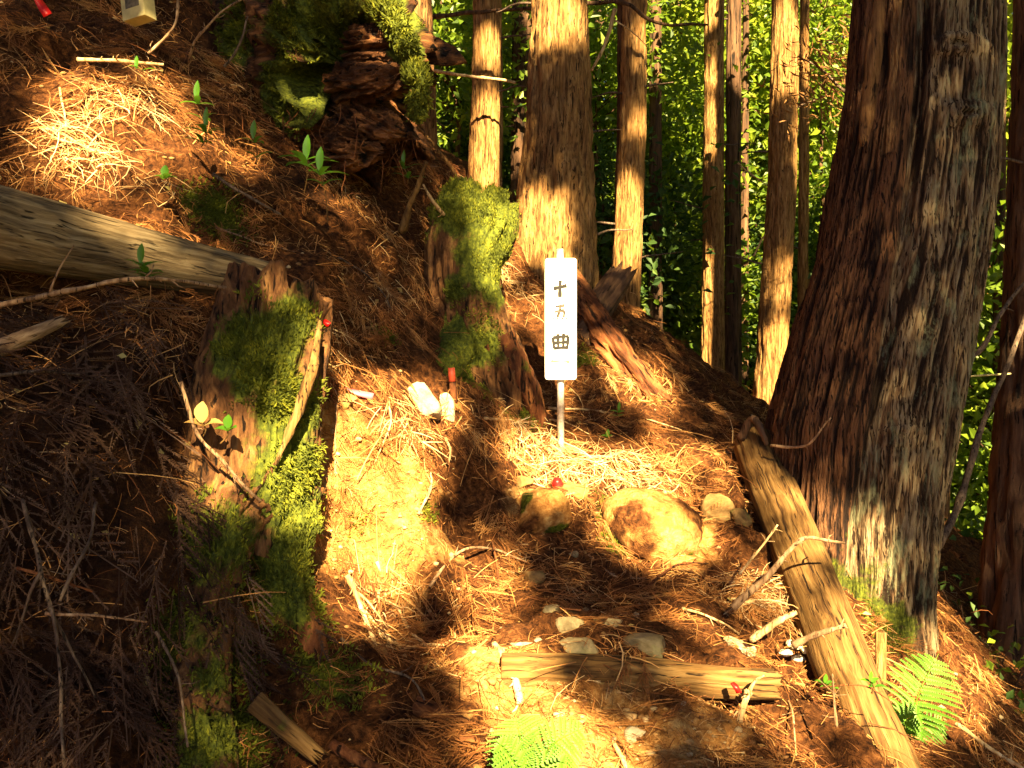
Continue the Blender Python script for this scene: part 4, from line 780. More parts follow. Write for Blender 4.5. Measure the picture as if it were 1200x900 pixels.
# ------------------------------------------------------------------ wanted sun patches, shaping the added crowns: sampled before litter is laid
C.view_layers[0].update(); dg = bpy.context.evaluated_depsgraph_get()
LIT = [ # px, py, rx, ry, angle, amount
 (115,160,68,78,0,1),(165,130,50,50,0,.85),(205,190,50,45,0,.6),(120,230,90,30,15,.7),(270,175,50,22,30,.5),(350,118,32,14,-20,.6),(90,120,40,40,0,.9),
 (455,22,30,26,30,1),(488,100,14,40,0,.8),(445,110,40,8,-20,.7),(478,10,22,30,0,.8),(497,45,8,25,0,.7),
 (572,55,14,20,0,.9),(572,120,12,14,0,.6),(570,165,16,55,0,1),(606,175,9,50,0,.8),
 (650,22,34,34,0,1),(645,80,18,30,0,.55),(655,150,30,36,0,.9),(640,205,30,20,0,.55),(632,262,44,44,0,1),(600,290,20,30,0,.8),
 (750,35,12,26,0,.8),(745,75,14,30,0,.6),(746,135,10,26,0,.75),(736,265,18,55,0,1),(735,340,16,40,0,.9),(700,330,10,10,0,.4),
 (831,150,10,70,0,.7),(831,250,8,20,0,.5),(832,370,11,66,0,1),(917,60,24,52,0,.95),(920,20,20,20,0,.9),(905,440,22,60,10,1),(912,330,18,30,0,.5),(940,80,8,70,0,.6),
 (585,295,28,60,10,1),(555,240,45,22,15,.8),(575,360,26,50,0,.8),(600,345,45,30,30,.9),(560,400,20,40,0,.5),
 (656,370,26,90,0,1),(745,445,26,60,-38,1),(725,400,30,25,0,.6),(770,485,20,30,-40,.7),
 (470,475,75,32,5,1),(430,545,85,60,0,1),(440,620,75,60,0,1),(425,695,55,55,0,.9),(500,600,45,80,0,.8),(390,470,30,40,0,.5),
 (325,515,34,75,20,.9),(352,430,14,60,15,.6),(246,530,20,70,0,.8),(290,590,60,24,0,.8),(300,350,70,14,0,.35),
 (660,545,80,40,15,1),(610,515,45,30,10,.9),(745,560,60,45,20,1),(760,625,60,38,10,1),(810,570,50,45,0,.8),(735,515,60,22,10,.8),
 (870,700,75,50,30,.8),(820,650,40,30,0,.7),(900,780,60,60,0,.8),(940,850,35,60,0,.6),(840,720,60,30,0,.7),(910,600,14,60,-20,.45),
 (935,610,34,60,-20,.75),(975,720,44,70,-22,.85),(1015,820,44,60,-22,.7),(1040,890,40,30,0,.45),
 (1010,640,36,50,-20,.95),(1015,690,28,40,-30,1),
 (575,740,50,70,0,1),(560,670,40,40,0,.75),(610,760,50,20,0,.9),(620,792,40,12,0,1),(800,790,130,16,3,.75),(650,745,70,20,0,.6),(595,800,40,60,0,.95),(720,735,70,16,0,.35),
 (620,870,60,50,0,1),(690,880,50,36,0,.95),(770,872,60,28,0,.75),(690,830,40,20,0,.5),(840,850,60,40,0,.45),
 (1085,805,70,62,0,1),(200,300,150,10,17,.4),(400,260,50,26,30,.4),(470,300,40,40,0,.3),
 (1195,430,12,45,0,.9),(1190,640,12,50,0,.4),(1105,730,8,40,0,.6),(362,880,22,16,30,.8),(520,870,30,20,0,.3),(620,440,16,30,0,.3),(370,590,40,30,0,.8)]
def litamt(px, py):
    m = 0.
    for (cx_, cy_, rx, ry, an, am) in LIT:
        a = R(an); dx, dy = px-cx_, py-cy_; u = (dx*math.cos(a)+dy*math.sin(a))/rx; v = (-dx*math.sin(a)+dy*math.cos(a))/ry; r2 = u*u+v*v
        if r2 < 1.6: m = max(m, am*min(1, max(0, (1.35-math.sqrt(r2))/.5)))
    if m > 0: m *= 1-.85*np.clip(.35+3.2*fbm(np.array([[px*.014, py*.018, .5]]), 55, 3)[0]-.9*(m > .9), 0, 1)
    return m
eU = unit(np.cross([0, 0, 1.], S)); eV = np.cross(S, eU)
cell = .045; U0, V0, NU, NV = -4.5, -3.5, 245, 245
sumL = np.zeros((NV, NU)); cntL = np.zeros((NV, NU)); Sv = Vector(S)
for py in range(-10, 910, 5):
    for px in range(-10, 1210, 5):
        dr = Vector(((px-600)/F, 1, (450-py)/F)).normalized(); hit, loc, nn, *_ = C.ray_cast(dg, Vector((0, 0, 0)), dr)
        if not hit or loc.y > 9.2: continue
        if nn.dot(dr) > 0: nn = -nn
        if nn.dot(Sv) < .02: continue
        h2, l2, *_ = C.ray_cast(dg, loc+nn*.012+Sv*.01, Sv)
        if h2: continue
        p = np.array(loc); iu = int((p@eU-U0)/cell); iv = int((p@eV-V0)/cell)
        if 0 <= iu < NU and 0 <= iv < NV:
            wgt_ = 1.0; sumL[iv, iu] += litamt(px, py)*wgt_; cntL[iv, iu] += wgt_
def blur(a):
    b = np.pad(a, 1, mode='edge'); return (b[:-2, 1:-1]+b[2:, 1:-1]+b[1:-1, :-2]+b[1:-1, 2:]+2*b[1:-1, 1:-1])/6
s_, c_ = blur(sumL), blur(cntL); litmap = np.where(c_ > .05, s_/np.maximum(c_, 1e-6), -1)
litwide = litmap.copy(); core = None
for _ in range(4):
    b = np.pad(litwide, 1, mode='edge'); litwide = np.max([b[1:-1, 1:-1], b[:-2, 1:-1], b[2:, 1:-1], b[1:-1, :-2], b[1:-1, 2:]], axis=0)
    if core is None: core = litwide.copy()
# ------------------------------------------------------------------ added shade trees, unseen, leaves placed to cast the wanted sun patches
def gapn(u, v):
    u = np.atleast_1d(u); v = np.atleast_1d(v); return fbm(np.stack([u*1.1, v*1.1, u*0], -1), 93, 2)+.25*fbm(np.stack([u*6, v*6, u*0], -1), 95, 2)+.12+.38*np.clip(v-3.8, 0, 1)
def added_shade_trees():
    r = np.random.default_rng(5); P = []; gu, gv = np.meshgrid(U0+np.arange(NU)*cell, V0+np.arange(NV)*cell); GAP = gapn(gu.ravel(), gv.ravel()).reshape(NV, NU)
    for iv in range(NV):
        for iu in range(NU):
            l = litmap[iv, iu]
            if l < 0:
                k = 2 if GAP[iv, iu] < 0 else 0
            else:
                k = 0 if core[iv, iu] > .8 else 4 if l < .15 else (2 if l < .3 else (1 if l < .42 else (1 if l < .75 and r.random() < .3 else 0)))
            for _ in range(k):
                u = U0+(iu+r.random())*cell; v = V0+(iv+r.random())*cell; P.append((u, v, r.uniform(7.2, 11.0)))
    P = np.array(P); W = P[:, :1]*eU+P[:, 1:2]*eV+P[:, 2:]*S
    ctr = [(-3.9, -6.8), (-2.3, -7.8), (5.0, -7.0)]; lab = ['tall cedar standing behind the camera to the left', 'tall cedar standing right behind the camera', 'tall cedar standing behind the camera to the right']
    own = np.argmin(np.stack([np.abs(W[:, 0]-c) for c in (-2.0, .9, 3.9)]), axis=0)
    for k, c in enumerate(ctr):
        Wk = W[own == k]; zb = float(H(c[0], c[1])[0]); root = empty('cedar_tree', (c[0], c[1], zb), lab[k], 'tree', 'trees behind the camera')
        D = quat_rows(np.tile(S, (len(Wk), 1))); D = unit(D+r.normal(size=D.shape)*.25); m_ = MB(); N_ = unit(np.tile(S, (len(Wk), 1))+r.normal(size=D.shape)*.3)
        sz = .066*(.8+.4*r.random(len(Wk))); leafquads(m_, Wk-D*sz[:, None]*.5, D, sz, .8, N=N_)
        part('crown', m_, m_leafcan, root, smooth=False)
        zt = Wk[:, 2].max()+2.5 if len(Wk) else 10
        mbx, _, _ = loft([np.array([c[0], c[1], zb-.4]), np.array([c[0], c[1], (zb+zt)/2]), np.array([c[0]+.2, c[1], zt])], [.24, .17, .06], 40, 60, .02, (14, 14, 2), 700+k, cap=False); part('trunk', mbx, m_bark, root, attrs=dict(moss=np.zeros(sum(len(a) for a in mbx.v))))
        if len(Wk) > 10:
            kk = r.choice(len(Wk), 90, replace=False); bm_ = MB()
            for q_ in Wk[kk]:
                s0 = np.array([c[0], c[1], q_[2]-.4]); Lp = wob([s0, (s0+q_)/2+np.array([0, 0, .15]), q_], .1, 3, 10); Ls = spline(Lp, 60)
                bu = ((Ls@eU-U0)/cell).astype(int); bv = ((Ls@eV-V0)/cell).astype(int); okk = (bu >= 0) & (bu < NU) & (bv >= 0) & (bv < NV)
                if (litmap[bv[okk], bu[okk]] > .35).sum() > 1 and bm_.n: continue
                tube(bm_, Lp, np.linspace(.012, .004, 10), 5)
            part('limbs', bm_, m_bark_dark, root)
added_shade_trees()
def sky_block_tree(k, x, y, z0, z1, r_, n_, lab, bx=None):  # added unseen crowns that cut sky light, thinned along the sun patches
    bx = x if bx is None else bx; zb = float(H(bx, y)[0]); root = empty('cedar_tree', (bx, y, zb), lab, 'tree', 'canopy trees around the trail')
    m_, cc = crown_mb(np.array([x, y, (z0+z1)/2]), r_, (z1-z0)/2, n_, .34, 60, 1200+k, hang=.3, sp=.5); Vq = np.concatenate(m_.v).reshape(-1, 4, 3); ctr = Vq.mean(1); u = ctr@eU; v = ctr@eV; iu = ((u-U0)/cell).astype(int); iv = ((v-V0)/cell).astype(int)
    ins = (iu > 3) & (iu < NU-4) & (iv > 3) & (iv < NV-4); keep = np.ones(len(ctr), bool); iu = np.clip(iu, 4, NU-5); iv = np.clip(iv, 4, NV-5)
    keep &= ~(ins & (litwide[iv, iu] > .3))
    nz = gapn(u, v); un = ~ins | (litmap[iv, iu] < 0); keep &= ~(un & (nz > 0) & (y < 5)); Vq = Vq[keep]
    m_ = MB(); m_.add(Vq.reshape(-1, 3), None, np.arange(len(Vq)*4).reshape(-1, 4), np.repeat(rng.random(len(Vq)), 4))
    part('crown', m_, m_leafcan, root, smooth=False)
    mbx, _, _ = loft([np.array([bx, y, zb-.5]), np.array([bx, y, z0-1.2]), np.array([(bx+x)/2, y, (z0+z1)/2]), np.array([x+.1, y, z1])], [.2, .17, .12, .05], 32, 50, .02, (14, 14, 2), 750+k, cap=False); part('trunk', mbx, m_bark, root, attrs=dict(moss=np.zeros(sum(len(a) for a in mbx.v))))
for k, a in enumerate([(-4.6, .5, 3.2, 9, 2.6, 2600, 'tall cedar on the slope left of the camera'), (-5.0, 4.0, 4.8, 11, 2.8, 2600, 'tall cedar above the left log, outside the view'), (6.1, -.5, -2.0, 8, 2.6, 3200, 'tall cedar on the valley side, right of the camera'),
    (6.2, 3.2, -2.5, 8, 2.2, 2600, 'tall cedar on the valley side beyond the right edge'), (-6.5, -3.5, 1.5, 9, 3.0, 3000, 'cedar on the slope behind and left of the camera'), (7.6, -5.5, -5, 9, 3.2, 3200, 'cedar on the valley side behind the camera'),
    (3.3, .9, 4.4, 10, 2.6, 3000, 'overhanging cedar crown just right of the trail', 5.0), (-1.9, 7.2, 5.4, 11, 2.8, 2600, 'tall cedar upslope behind the overhanging stump'),
    (-2.6, -1.2, 6.3, 10.5, 3.2, 6000, 'broad cedar crown arching over the left side of the camera'), (2.6, -1.8, 6.6, 10.5, 3.2, 6000, 'broad cedar crown arching over the right side of the camera', 4.8),
    (-4.8, -6.5, 9.8, 14, 3.4, 6000, 'high cedar crown on the slope far behind the camera'), (1.0, -6.6, 10.6, 14.5, 3.6, 6000, 'high cedar crown straight behind the camera', -3.2), (6.0, -5.0, 9.0, 13.5, 3.4, 5000, 'high cedar crown behind the camera on the valley side', 7.6), (-6.2, -.5, 5.2, 10, 2.8, 4000, 'cedar crown over the upper slope left of the camera')]): sky_block_tree(k, *a)

# ------------------------------------------------------------------ needle litter
def frond_template(kind, r):
    """returns verts as (s, a, b) and faces; s along the spine 0..1, a sideways, b up, in frond lengths"""
    V_, F_ = [], []
    def needles(s0, a0, s1, a1, sp=.022, ln=.055):
        L_ = math.hypot(s1-s0, a1-a0); k = max(3, int(L_/sp)); ds, da = (s1-s0)/L_, (a1-a0)/L_
        wd = .006; n_ = len(V_)
        for t in (0, 1): V_.extend([(s0+(s1-s0)*t-da*wd, a0+(a1-a0)*t+ds*wd, 0), (s0+(s1-s0)*t+da*wd, a0+(a1-a0)*t-ds*wd, 0), (s0+(s1-s0)*t, a0+(a1-a0)*t, wd*1.6)])
        for e in ((0, 1, 4), (0, 4, 3), (1, 2, 5), (1, 5, 4), (2, 0, 3), (2, 3, 5)): F_.append(tuple(n_+q_ for q_ in e))
        for i in range(k):
            t = (i+.5*r.random())/k; s_ = s0+(s1-s0)*t; a_ = a0+(a1-a0)*t
            for sd in (-1, 1):
                l = ln*(.7+.5*r.random())*(1-.45*t); an = math.radians(r.uniform(22, 48)); c_, n2 = math.cos(an), math.sin(an)*sd
                ex = s_+l*(ds*c_-da*n2); ey = a_+l*(da*c_+ds*n2); w2 = .0075; n_ = len(V_); up = r.uniform(-.01, .03)
                V_.extend([(s_-ds*w2, a_-da*w2, .004), (s_+ds*w2, a_+da*w2, .0), (ex, ey, up)]); F_.append((n_, n_+1, n_+2))
    if kind == 0: needles(0, 0, 1, 0)
    elif kind == 1:
        needles(0, 0, 1, 0, .03)
        for t in np.arange(.15, .85, .14):
            sd = 1 if r.random() < .5 else -1; l = .38*(1-t*.6); needles(t, 0, t+l*.82, sd*l*.5, .026, .045)
    else:
        needles(0, 0, 1, 0, .045, .03)
        for q_, t in enumerate(np.arange(.1, .9, .09)):
            sd = 1 if q_ % 2 else -1; l = .42*(1-t*.7); needles(t, 0, t+l*.85, sd*l*.42, .03, .04)
    return np.array(V_), np.array(F_)
TP = [frond_template(k, np.random.default_rng(800+i)) for i, k in enumerate((0, 0, 0, 1, 1, 2))]
def lay(mb, T, P0, P1, P2, Sd, Nn, rnd, L):
    v, f = T; s = v[:, 0][None, :, None]; n_ = len(P0)
    B_ = (1-s)**2*P0[:, None]+2*s*(1-s)*P1[:, None]+s*s*P2[:, None]
    W = B_+v[None, :, 1:2]*Sd[:, None]*L[:, None, None]+v[None, :, 2:3]*Nn[:, None]*L[:, None, None]
    F_ = (f[None]+(np.arange(n_)*len(v))[:, None, None]).reshape(-1, 3); mb.add(W.reshape(-1, 3), F_, None, np.repeat(rnd, len(v)))
# candidates by true surface area of the near ground
jx = (gx[:-1] > -3.0) & (gx[:-1] < 2.6); jy = (gy[:-1] > 1.2) & (gy[:-1] < 6.2)
cxs = gx[:-1][jx]; cys = gy[:-1][jy]; cX, cY = np.meshgrid(cxs, cys); cX = cX.ravel(); cY = cY.ravel(); cN = nrm(cX, cY, .02); cA = 1/np.maximum(cN[:, 2], .12)
cP = np.stack([cX, cY, H(cX, cY)], -1); soilc = blobs(cP, SOIL); mossc = blobs(cP, MOSSB)
pxv = 600+cX/cY*F; pyv = 450-cP[:, 2]/cY*F; inv = ((pxv > -120) & (pxv < 1320) & (pyv > -120) & (pyv < 1050)).astype(float)*.9+.1
clus = np.clip(.5+1.1*fbm(cP*5, 66, 3), .05, 1)
wl = cA*(1-np.clip(soilc*1.05, 0, .96))*(1-.75*np.clip(mossc, 0, 1))*inv*clus/(.5+.12*cY**2)
def sample(wv, n_):
    k = rng.choice(len(wv), n_, p=wv/wv.sum()); x = cX[k]+rng.random(n_)*.016; y = cY[k]+rng.random(n_)*.016; return x, y, k
def lay_fronds(mb, wv, n_, Lr, kinds, flow=.75, lift=.012, hang=0., tone=(.15, .9)):
    nc = n_//9; x, y, k = sample(wv, nc); cid = rng.integers(0, nc, n_); x = x[cid]+rng.normal(size=n_)*.028; y = y[cid]+rng.normal(size=n_)*.028; k = k[cid]; ca = rng.normal(size=nc)[cid]; ct = rng.random(nc)[cid]
    P = np.stack([x, y, H(x, y)], -1); N_ = nrm(x, y, .025); P = P+N_*dsp(P)[:, None]
    g_ = unit(np.stack([N_[:, 0]*N_[:, 2], N_[:, 1]*N_[:, 2], -(N_[:, 0]**2+N_[:, 1]**2)], -1)+1e-5)
    side = np.cross(N_, g_); a = (ca+.3*rng.normal(size=n_))*(1.5-flow*1.0)*np.clip(1.4-1.1*(1-N_[:, 2]), .3, 1.4); D = g_*np.cos(a)[:, None]+side*np.sin(a)[:, None]
    L = rng.uniform(*Lr, n_); P0 = P+N_*(lift*rng.random(n_))[:, None]; P2 = P+D*L[:, None]+N_*(lift*rng.uniform(-.2, 1.6, n_))[:, None]
    st_ = N_[:, 2] > .45; zz = H(P2[:, 0], P2[:, 1])+dsp(P2); P2[:, 2] = np.where(st_ & (P2[:, 2] < zz), zz+.004, P2[:, 2])
    ch = P2-P0; P1 = (P0+P2)/2+N_*(L*rng.uniform(.02, .2, n_))[:, None]+side*(L*rng.normal(size=n_)*.12)[:, None]
    zz = H(P1[:, 0], P1[:, 1])+dsp(P1); P1[:, 2] = np.where(st_ & (P1[:, 2] < zz), zz+.006, P1[:, 2])
    T = unit(ch); Sd = unit(np.cross(N_+rng.normal(size=(n_, 3))*.75, T)); Nn = np.cross(T, Sd); rn = np.clip(rng.uniform(*tone, n_)*.45+.4*ct+.15*clus[k], 0, 1); kd = rng.choice(kinds, n_)
    for q_ in set(kinds):
        s_ = kd == q_
        if s_.any(): lay(mb, TP[q_], P0[s_], P1[s_], P2[s_], Sd[s_], Nn[s_], rn[s_], L[s_])
# pale bank on the left gets grey hanging fronds, everything else rust ones
bank = np.clip(1-np.linalg.norm((np.stack([pxv, pyv], -1)-np.array([90, 640]))/np.array([200, 330]), axis=1)**4, 0, 1)*(cY < 2.5)
mb = MB(); lay_fronds(mb, wl*(1-bank*.93), 8500, (.05, .15), [0, 1, 2, 3, 4, 5], .7, .02)
solo('cedar_litter', mb, m_needle, 'rust-brown dead cedar fronds carpeting the slope and trail', 'litter', kind='stuff', smooth=False)
mb = MB(); lay_fronds(mb, bank*cA/(.3+cY)+1e-9, 330, (.08, .28), [0, 1, 2, 3, 4, 5], .8, .06, tone=(0, 1))
solo('hanging_litter', mb, m_needlegrey, 'grey dead cedar fronds hanging over the dark bank at left', 'litter', kind='stuff', smooth=False)
# fine loose needles, rootlets and straws
def strands(mb, wv, n_, Lr, wr, flow=.6, lift=.02):
    x, y, k = sample(wv, n_); P = np.stack([x, y, H(x, y)], -1); N_ = nrm(x, y, .025); P = P+N_*dsp(P)[:, None]; g_ = unit(np.stack([N_[:, 0]*N_[:, 2], N_[:, 1]*N_[:, 2], -(N_[:, 0]**2+N_[:, 1]**2)], -1)+1e-5)
    side = np.cross(N_, g_); a = rng.normal(size=n_)*(1.7-flow*1.2); D = g_*np.cos(a)[:, None]+side*np.sin(a)[:, None]; L = rng.uniform(*Lr, n_)**1.0
    P0 = P+N_*(lift*rng.random(n_))[:, None]; P2 = P0+D*L[:, None]+N_*(lift*rng.uniform(-.5, .8, n_))[:, None]; P1 = (P0+P2)/2+N_*(L*rng.uniform(-.02, .22, n_))[:, None]+side*(L*rng.normal(size=n_)*.2)[:, None]
    for q_ in (P1, P2): zz = H(q_[:, 0], q_[:, 1])+dsp(q_); q_[:, 2] = np.where((N_[:, 2] > .45) & (q_[:, 2] < zz), zz+.004, q_[:, 2])
    T = unit(P2-P0); Sd = unit(np.cross(N_+rng.normal(size=(n_, 3))*.5, T)); wd = rng.uniform(*wr, n_)[:, None]; vs = []
    for t in (0, .33, .67, 1): c_ = (1-t)**2*P0+2*t*(1-t)*P1+t*t*P2; ww = wd*(1-.5*t); vs += [c_-Sd*ww, c_+Sd*ww]
    Vv = np.stack(vs, 1).reshape(-1, 3); b = (np.arange(n_)*8)[:, None]; f = np.concatenate([b+np.array([q_*2, q_*2+1, q_*2+3, q_*2+2]) for q_ in range(3)])
    mb.add(Vv, None, f, np.repeat(np.clip(rng.random(n_)*.75+.25*clus[k], 0, 1), 8))
mb = MB(); strands(mb, wl*(1-bank*.85), 52000, (.015, .07), (.0006, .0014), .4); strands(mb, wl*(1-bank*.85), 3600, (.07, .22), (.0009, .0022), .6, .05)
strands(mb, (cA*inv*soilc/(.5+.12*cY**2)+1e-9), 3500, (.01, .05), (.0006, .0014), .3, .006)
solo('needle_litter', mb, m_needle, 'fine dead needles and rootlets scattered over the forest floor', 'litter', kind='stuff', smooth=False)
mb = MB(); pale = blobs(cP, [(90,175,.13,1),(130,130,.12,.8),(150,200,.1,.6),(660,545,.16,1),(720,560,.14,.8),(610,520,.1,.7),(880,700,.14,.5),(470,490,.1,.5),(600,345,.14,.8),(450,700,.1,.5)])  # pale straws strewn into the sun patches to brighten them
strands(mb, cA*pale**.5*clus*(pale > .15)+1e-9, 2000, (.02, .15), (.0006, .0020), .35, .02); m_straw = rnd_mat('bleached_straw', [(0, (.26, .12, .04)), (.6, (.46, .28, .12)), (1, (.70, .55, .33))], .7)
solo('straw_litter', mb, m_straw, 'bleached straws and split cedar twigs piled where sun reaches the slope and trail', 'litter', kind='stuff', smooth=False)
# pebbles and crumbs as one mass
mb = MB(); iv2, if2 = ico(1); x, y, k = sample(cA*inv*(.06+soilc)/(.5+.12*cY**2), 2000)
Pc = np.stack([x, y, H(x, y)], -1); Pc = Pc+nrm(x, y)*dsp(Pc)[:, None]
for q_ in range(len(x)):
    r_ = abs(rng.normal())*.004+.0015; v = iv2*(1+.35*rng.normal(size=(len(iv2), 1))*.5)*r_*np.array([1.3, 1, .8]); mb.add(v+Pc[q_]+np.array([0, 0, r_*.2]), if2, None, rng.random())
m_crumb = rnd_mat('soil_crumbs', [(0, (.10, .04, .015)), (.7, (.28, .15, .05)), (1, (.46, .34, .18))], .9)
solo('gravel', mb, m_crumb, 'small crumbs of soil and grit on the bare trail', 'gravel', kind='stuff')
# moss on the ground
mb = MB(); n_ = 26000; x, y, k = sample(cA*inv*np.clip(mossc-.25, 0, 1)+1e-12, n_); P = np.stack([x, y, H(x, y)], -1); N_ = nrm(x, y); P = P+N_*dsp(P)[:, None]; D = unit(N_+rng.normal(size=(n_, 3))*.5)
leafquads(mb, P, D, .013*(.5+rng.random(n_)), .35, np.clip(.5+.5*fbm(P*30, 9, 2)+rng.normal(size=n_)*.12, 0, 1)); solo('ground_moss', mb, m_mossblade, 'green moss growing over the bank and roots', 'moss', kind='stuff', smooth=False)
# dead broad leaves, pale chips
mb = MB(); n_ = 260; x, y, k = sample(wl, n_); P = np.stack([x, y, H(x, y)+.012], -1); P = P+nrm(x, y)*dsp(P)[:, None]; N_ = unit(nrm(x, y)+rng.normal(size=(n_, 3))*.35); D = quat_rows(N_); leafquads(mb, P, D, .016+.022*rng.random(n_), .6, N=N_); solo('leaf_litter', mb, m_deadleaf, 'small dead yellow leaves among the needles', 'litter', kind='stuff')
# prominent dead fronds on the left bank as things of their own
FR = [('feathery grey frond hanging above the knuckled twig, upper left bank', 100, 395, 108, 610, .28), ('long feathery frond hanging beside the horizontal spiny twig, mid bank', 140, 735, 150, 880, .2), ('dense drooping frond with herringbone needles near the jagged stump', 165, 470, 205, 590, .2),
      ('frond pair dangling at the bottom left corner', 30, 770, 45, 900, .2), ('narrow frond hanging left of the mossy root', 205, 560, 216, 700, .2), ('short fluffy frond under the log at mid length', 175, 400, 200, 470, .12), ('drooping frond at the far left edge of the bank', 10, 640, 28, 760, .18), ('slim frond between the two bare bank twigs', 95, 770, 90, 890, .2),
      ('frond hanging on the right side of the mossy root, in shade', 340, 680, 392, 790, .2), ('brown frond dangling from the soil rim right of the jagged stump', 362, 480, 376, 545, .14)]
for q_, (lab, a, b, c, d, w_) in enumerate(FR):
    d0, d1 = gd(a, b)-.05, gd(c, d)-.06; P0, P2 = at(a, b, d0), at(c, d, d1); P1 = (P0+P2)/2+np.array([.02*(-1)**q_, -.04, .02]); L = np.linalg.norm(P2-P0); T = unit(P2-P0); Sd = unit(np.cross(np.array([.2*(-1)**q_, -1, .1]), T)); m_ = MB()
    lay(m_, TP[[5, 3, 4][q_ % 3]], P0[None], P1[None], P2[None], Sd[None], np.cross(T, Sd)[None], np.array([.6]), np.array([L])); solo('dead_frond', m_, m_needlegrey if q_ < 9 else m_needle, lab, 'frond', 'dead cedar fronds hanging on the bank', smooth=False)

# ------------------------------------------------------------------ ferns and seedlings
def bladeleaf(mb, base_, D, N, L, W, droop=.25, rnd=.5, k=6):
    D = unit(D); Sd = unit(np.cross(D, N)); N = np.cross(Sd, D); t = np.linspace(0, 1, k); c_ = base_+D*(t*L)[:, None]-np.array([0, 0, 1])*(droop*L*t*t)[:, None]; wv = W*np.sin(math.pi*np.clip(t*.93+.05, 0, 1))**.8*.5
    up = N*(wv*.35)[:, None]; V_ = np.concatenate([c_-Sd*wv[:, None]+up, c_, c_+Sd*wv[:, None]+up]); f = []
    for q_ in range(k-1): f += [(q_, q_+1, k+q_+1, k+q_), (k+q_, k+q_+1, 2*k+q_+1, 2*k+q_)]
    mb.add(V_, None, f, rnd)
def fern(label, fronds, base_, mt=m_fern, cat='fern'):
    root = empty('fern', base_, label, cat)
    for q_, (A, B_, Cc, wd, pn) in enumerate(fronds):
        Q = spline([A, B_, Cc], 40); T, _, _ = frames(Q); view = unit(-Q.mean(0)+np.array([0, 0, .5])); sm = MB(); tube(sm, Q, np.linspace(.0022, .0006, 40), 6, rnd=.9)
        L = np.linalg.norm(Cc-A); m_ = MB()
        for i in range(pn):
            t = .12+.86*i/pn; k = int(t*39); pl = wd*math.sin(math.pi*min(1, (t*.86+.13)))**.8
            for sd in (-1, 1):
                s_ = unit(np.cross(T[k], view))*sd; D = unit(s_+T[k]*.45); bw = L/pn*.95
                # toothed pinna: small leaflets along its midrib
                k2 = max(4, int(pl/.006)); mid = Q[k]
                bladeleaf(m_, mid, D, view, pl, bw*.42, .18, .4)
                tt = np.linspace(.05, .92, k2); ps = mid+D*(tt*pl)[:, None]-np.array([0, 0, 1])*(.18*pl*tt*tt)[:, None]
                for e in (-1, 1):
                    D2 = unit(np.cross(D, view)*e+D*.55); leafquads(m_, ps, np.tile(D2, (k2, 1)), bw*.62*(1-tt*.65), .55, np.clip(.5+.2*rng.normal(size=k2), 0, 1), .05, N=np.tile(view, (k2, 1)))
        fo = part('frond', m_, mt, root, smooth=False); part('stalk', sm, mt, fo)
    return root
b_ = gp(1062, 862); D_ = b_[1]-.05
fern('bright fern frond right of the lower slanting log', [(at(1062, 862, D_), at(1076, 815, D_-.08), at(1100, 766, D_-.05), .115, 14), (at(1060, 868, D_), at(1062, 845, D_-.1), at(1080, 835, D_-.18), .07, 10), (at(1066, 862, D_), at(1086, 850, D_), at(1108, 845, D_-.02), .06, 10)], b_)
b_ = at(622, 925, 1.78)
fern('sun-bleached yellow-green fern at the bottom centre of the trail', [(b_, at(612, 875, 1.72), at(604, 838, 1.72), .085, 14), (b_, at(645, 876, 1.7), at(686, 852, 1.68), .07, 14), (b_, at(600, 890, 1.7), at(582, 868, 1.66), .05, 9), (b_, at(640, 900, 1.7), at(664, 892, 1.62), .05, 9)], b_)
def seedling(label, base_, top, whorls, L, W, mt=m_seed, name='seedling', r=.0022, k=5, stemm=m_logw):
    root = empty(name, base_, label, 'plant'); Q = wob([base_, (base_+top)/2+np.array([.008, 0, 0]), top], .004, int(abs(top[0])*1000), 12); sm = MB(); tube(sm, Q, np.linspace(r, r*.7, 12), 6); part('stem', sm, stemm, root)
    m_ = MB(); rs = np.random.default_rng(int(abs(base_[0]*7777)))
    for (t, n_, sc_) in whorls:
        p = Q[min(11, int(t*11))]; a0 = rs.random()*6
        for i in range(n_):
            a = a0+i/n_*2*math.pi; D = np.array([math.cos(a), math.sin(a)*.8, .45+.3*rs.random()]); bladeleaf(m_, p, D, np.array([0, -.3, 1]), L*sc_*(.8+.4*rs.random()), W*sc_, .35, rs.random())
    bladeleaf(m_, Q[-1], np.array([.1, -.1, 1]), np.array([0, -1, .2]), L*.9, W*.9, .05, .8)
    part('leaves', m_, mt, root, smooth=True)
seedling('brightly lit broad-leaved seedling on the needle patch, tallest one at left', at(243, 168, 2.75), at(230, 118, 2.72), [(.35, 3, .8), (.6, 3, .8), (.95, 3, .9)], .075, .024)
seedling('lit low leaf tuft at the foot of the tall seedling', at(236, 172, 2.73), at(240, 150, 2.68), [(.2, 4, .9), (.8, 4, 1.)], .08, .02)
seedling('small dark-green seedling between the lit seedling and the tall pair', at(300, 190, 2.95), at(297, 163, 2.92), [(.2, 3, .9), (.9, 3, 1.)], .075, .026)
seedling('left one of the tall pair of seedlings below the overhanging stump', at(356, 226, 3.1), at(358, 188, 3.08), [(.9, 3, 1.2), (1, 2, 1.)], .11, .034)
seedling('right one of the tall pair of seedlings, bent stem, below the overhanging stump', at(384, 262, 3.0), at(374, 200, 3.0), [(.75, 3, .8), (.95, 4, 1.1)], .10, .034)
seedling('small bright leaf cluster low on the needle slope', at(196, 216, 2.62), at(194, 208, 2.6), [(.9, 4, 1.)], .045, .03)
seedling('single pale green leaf sprig beside the long bright stick', at(168, 84, 2.82), at(160, 80, 2.8), [(.5, 2, 1.)], .05, .018)
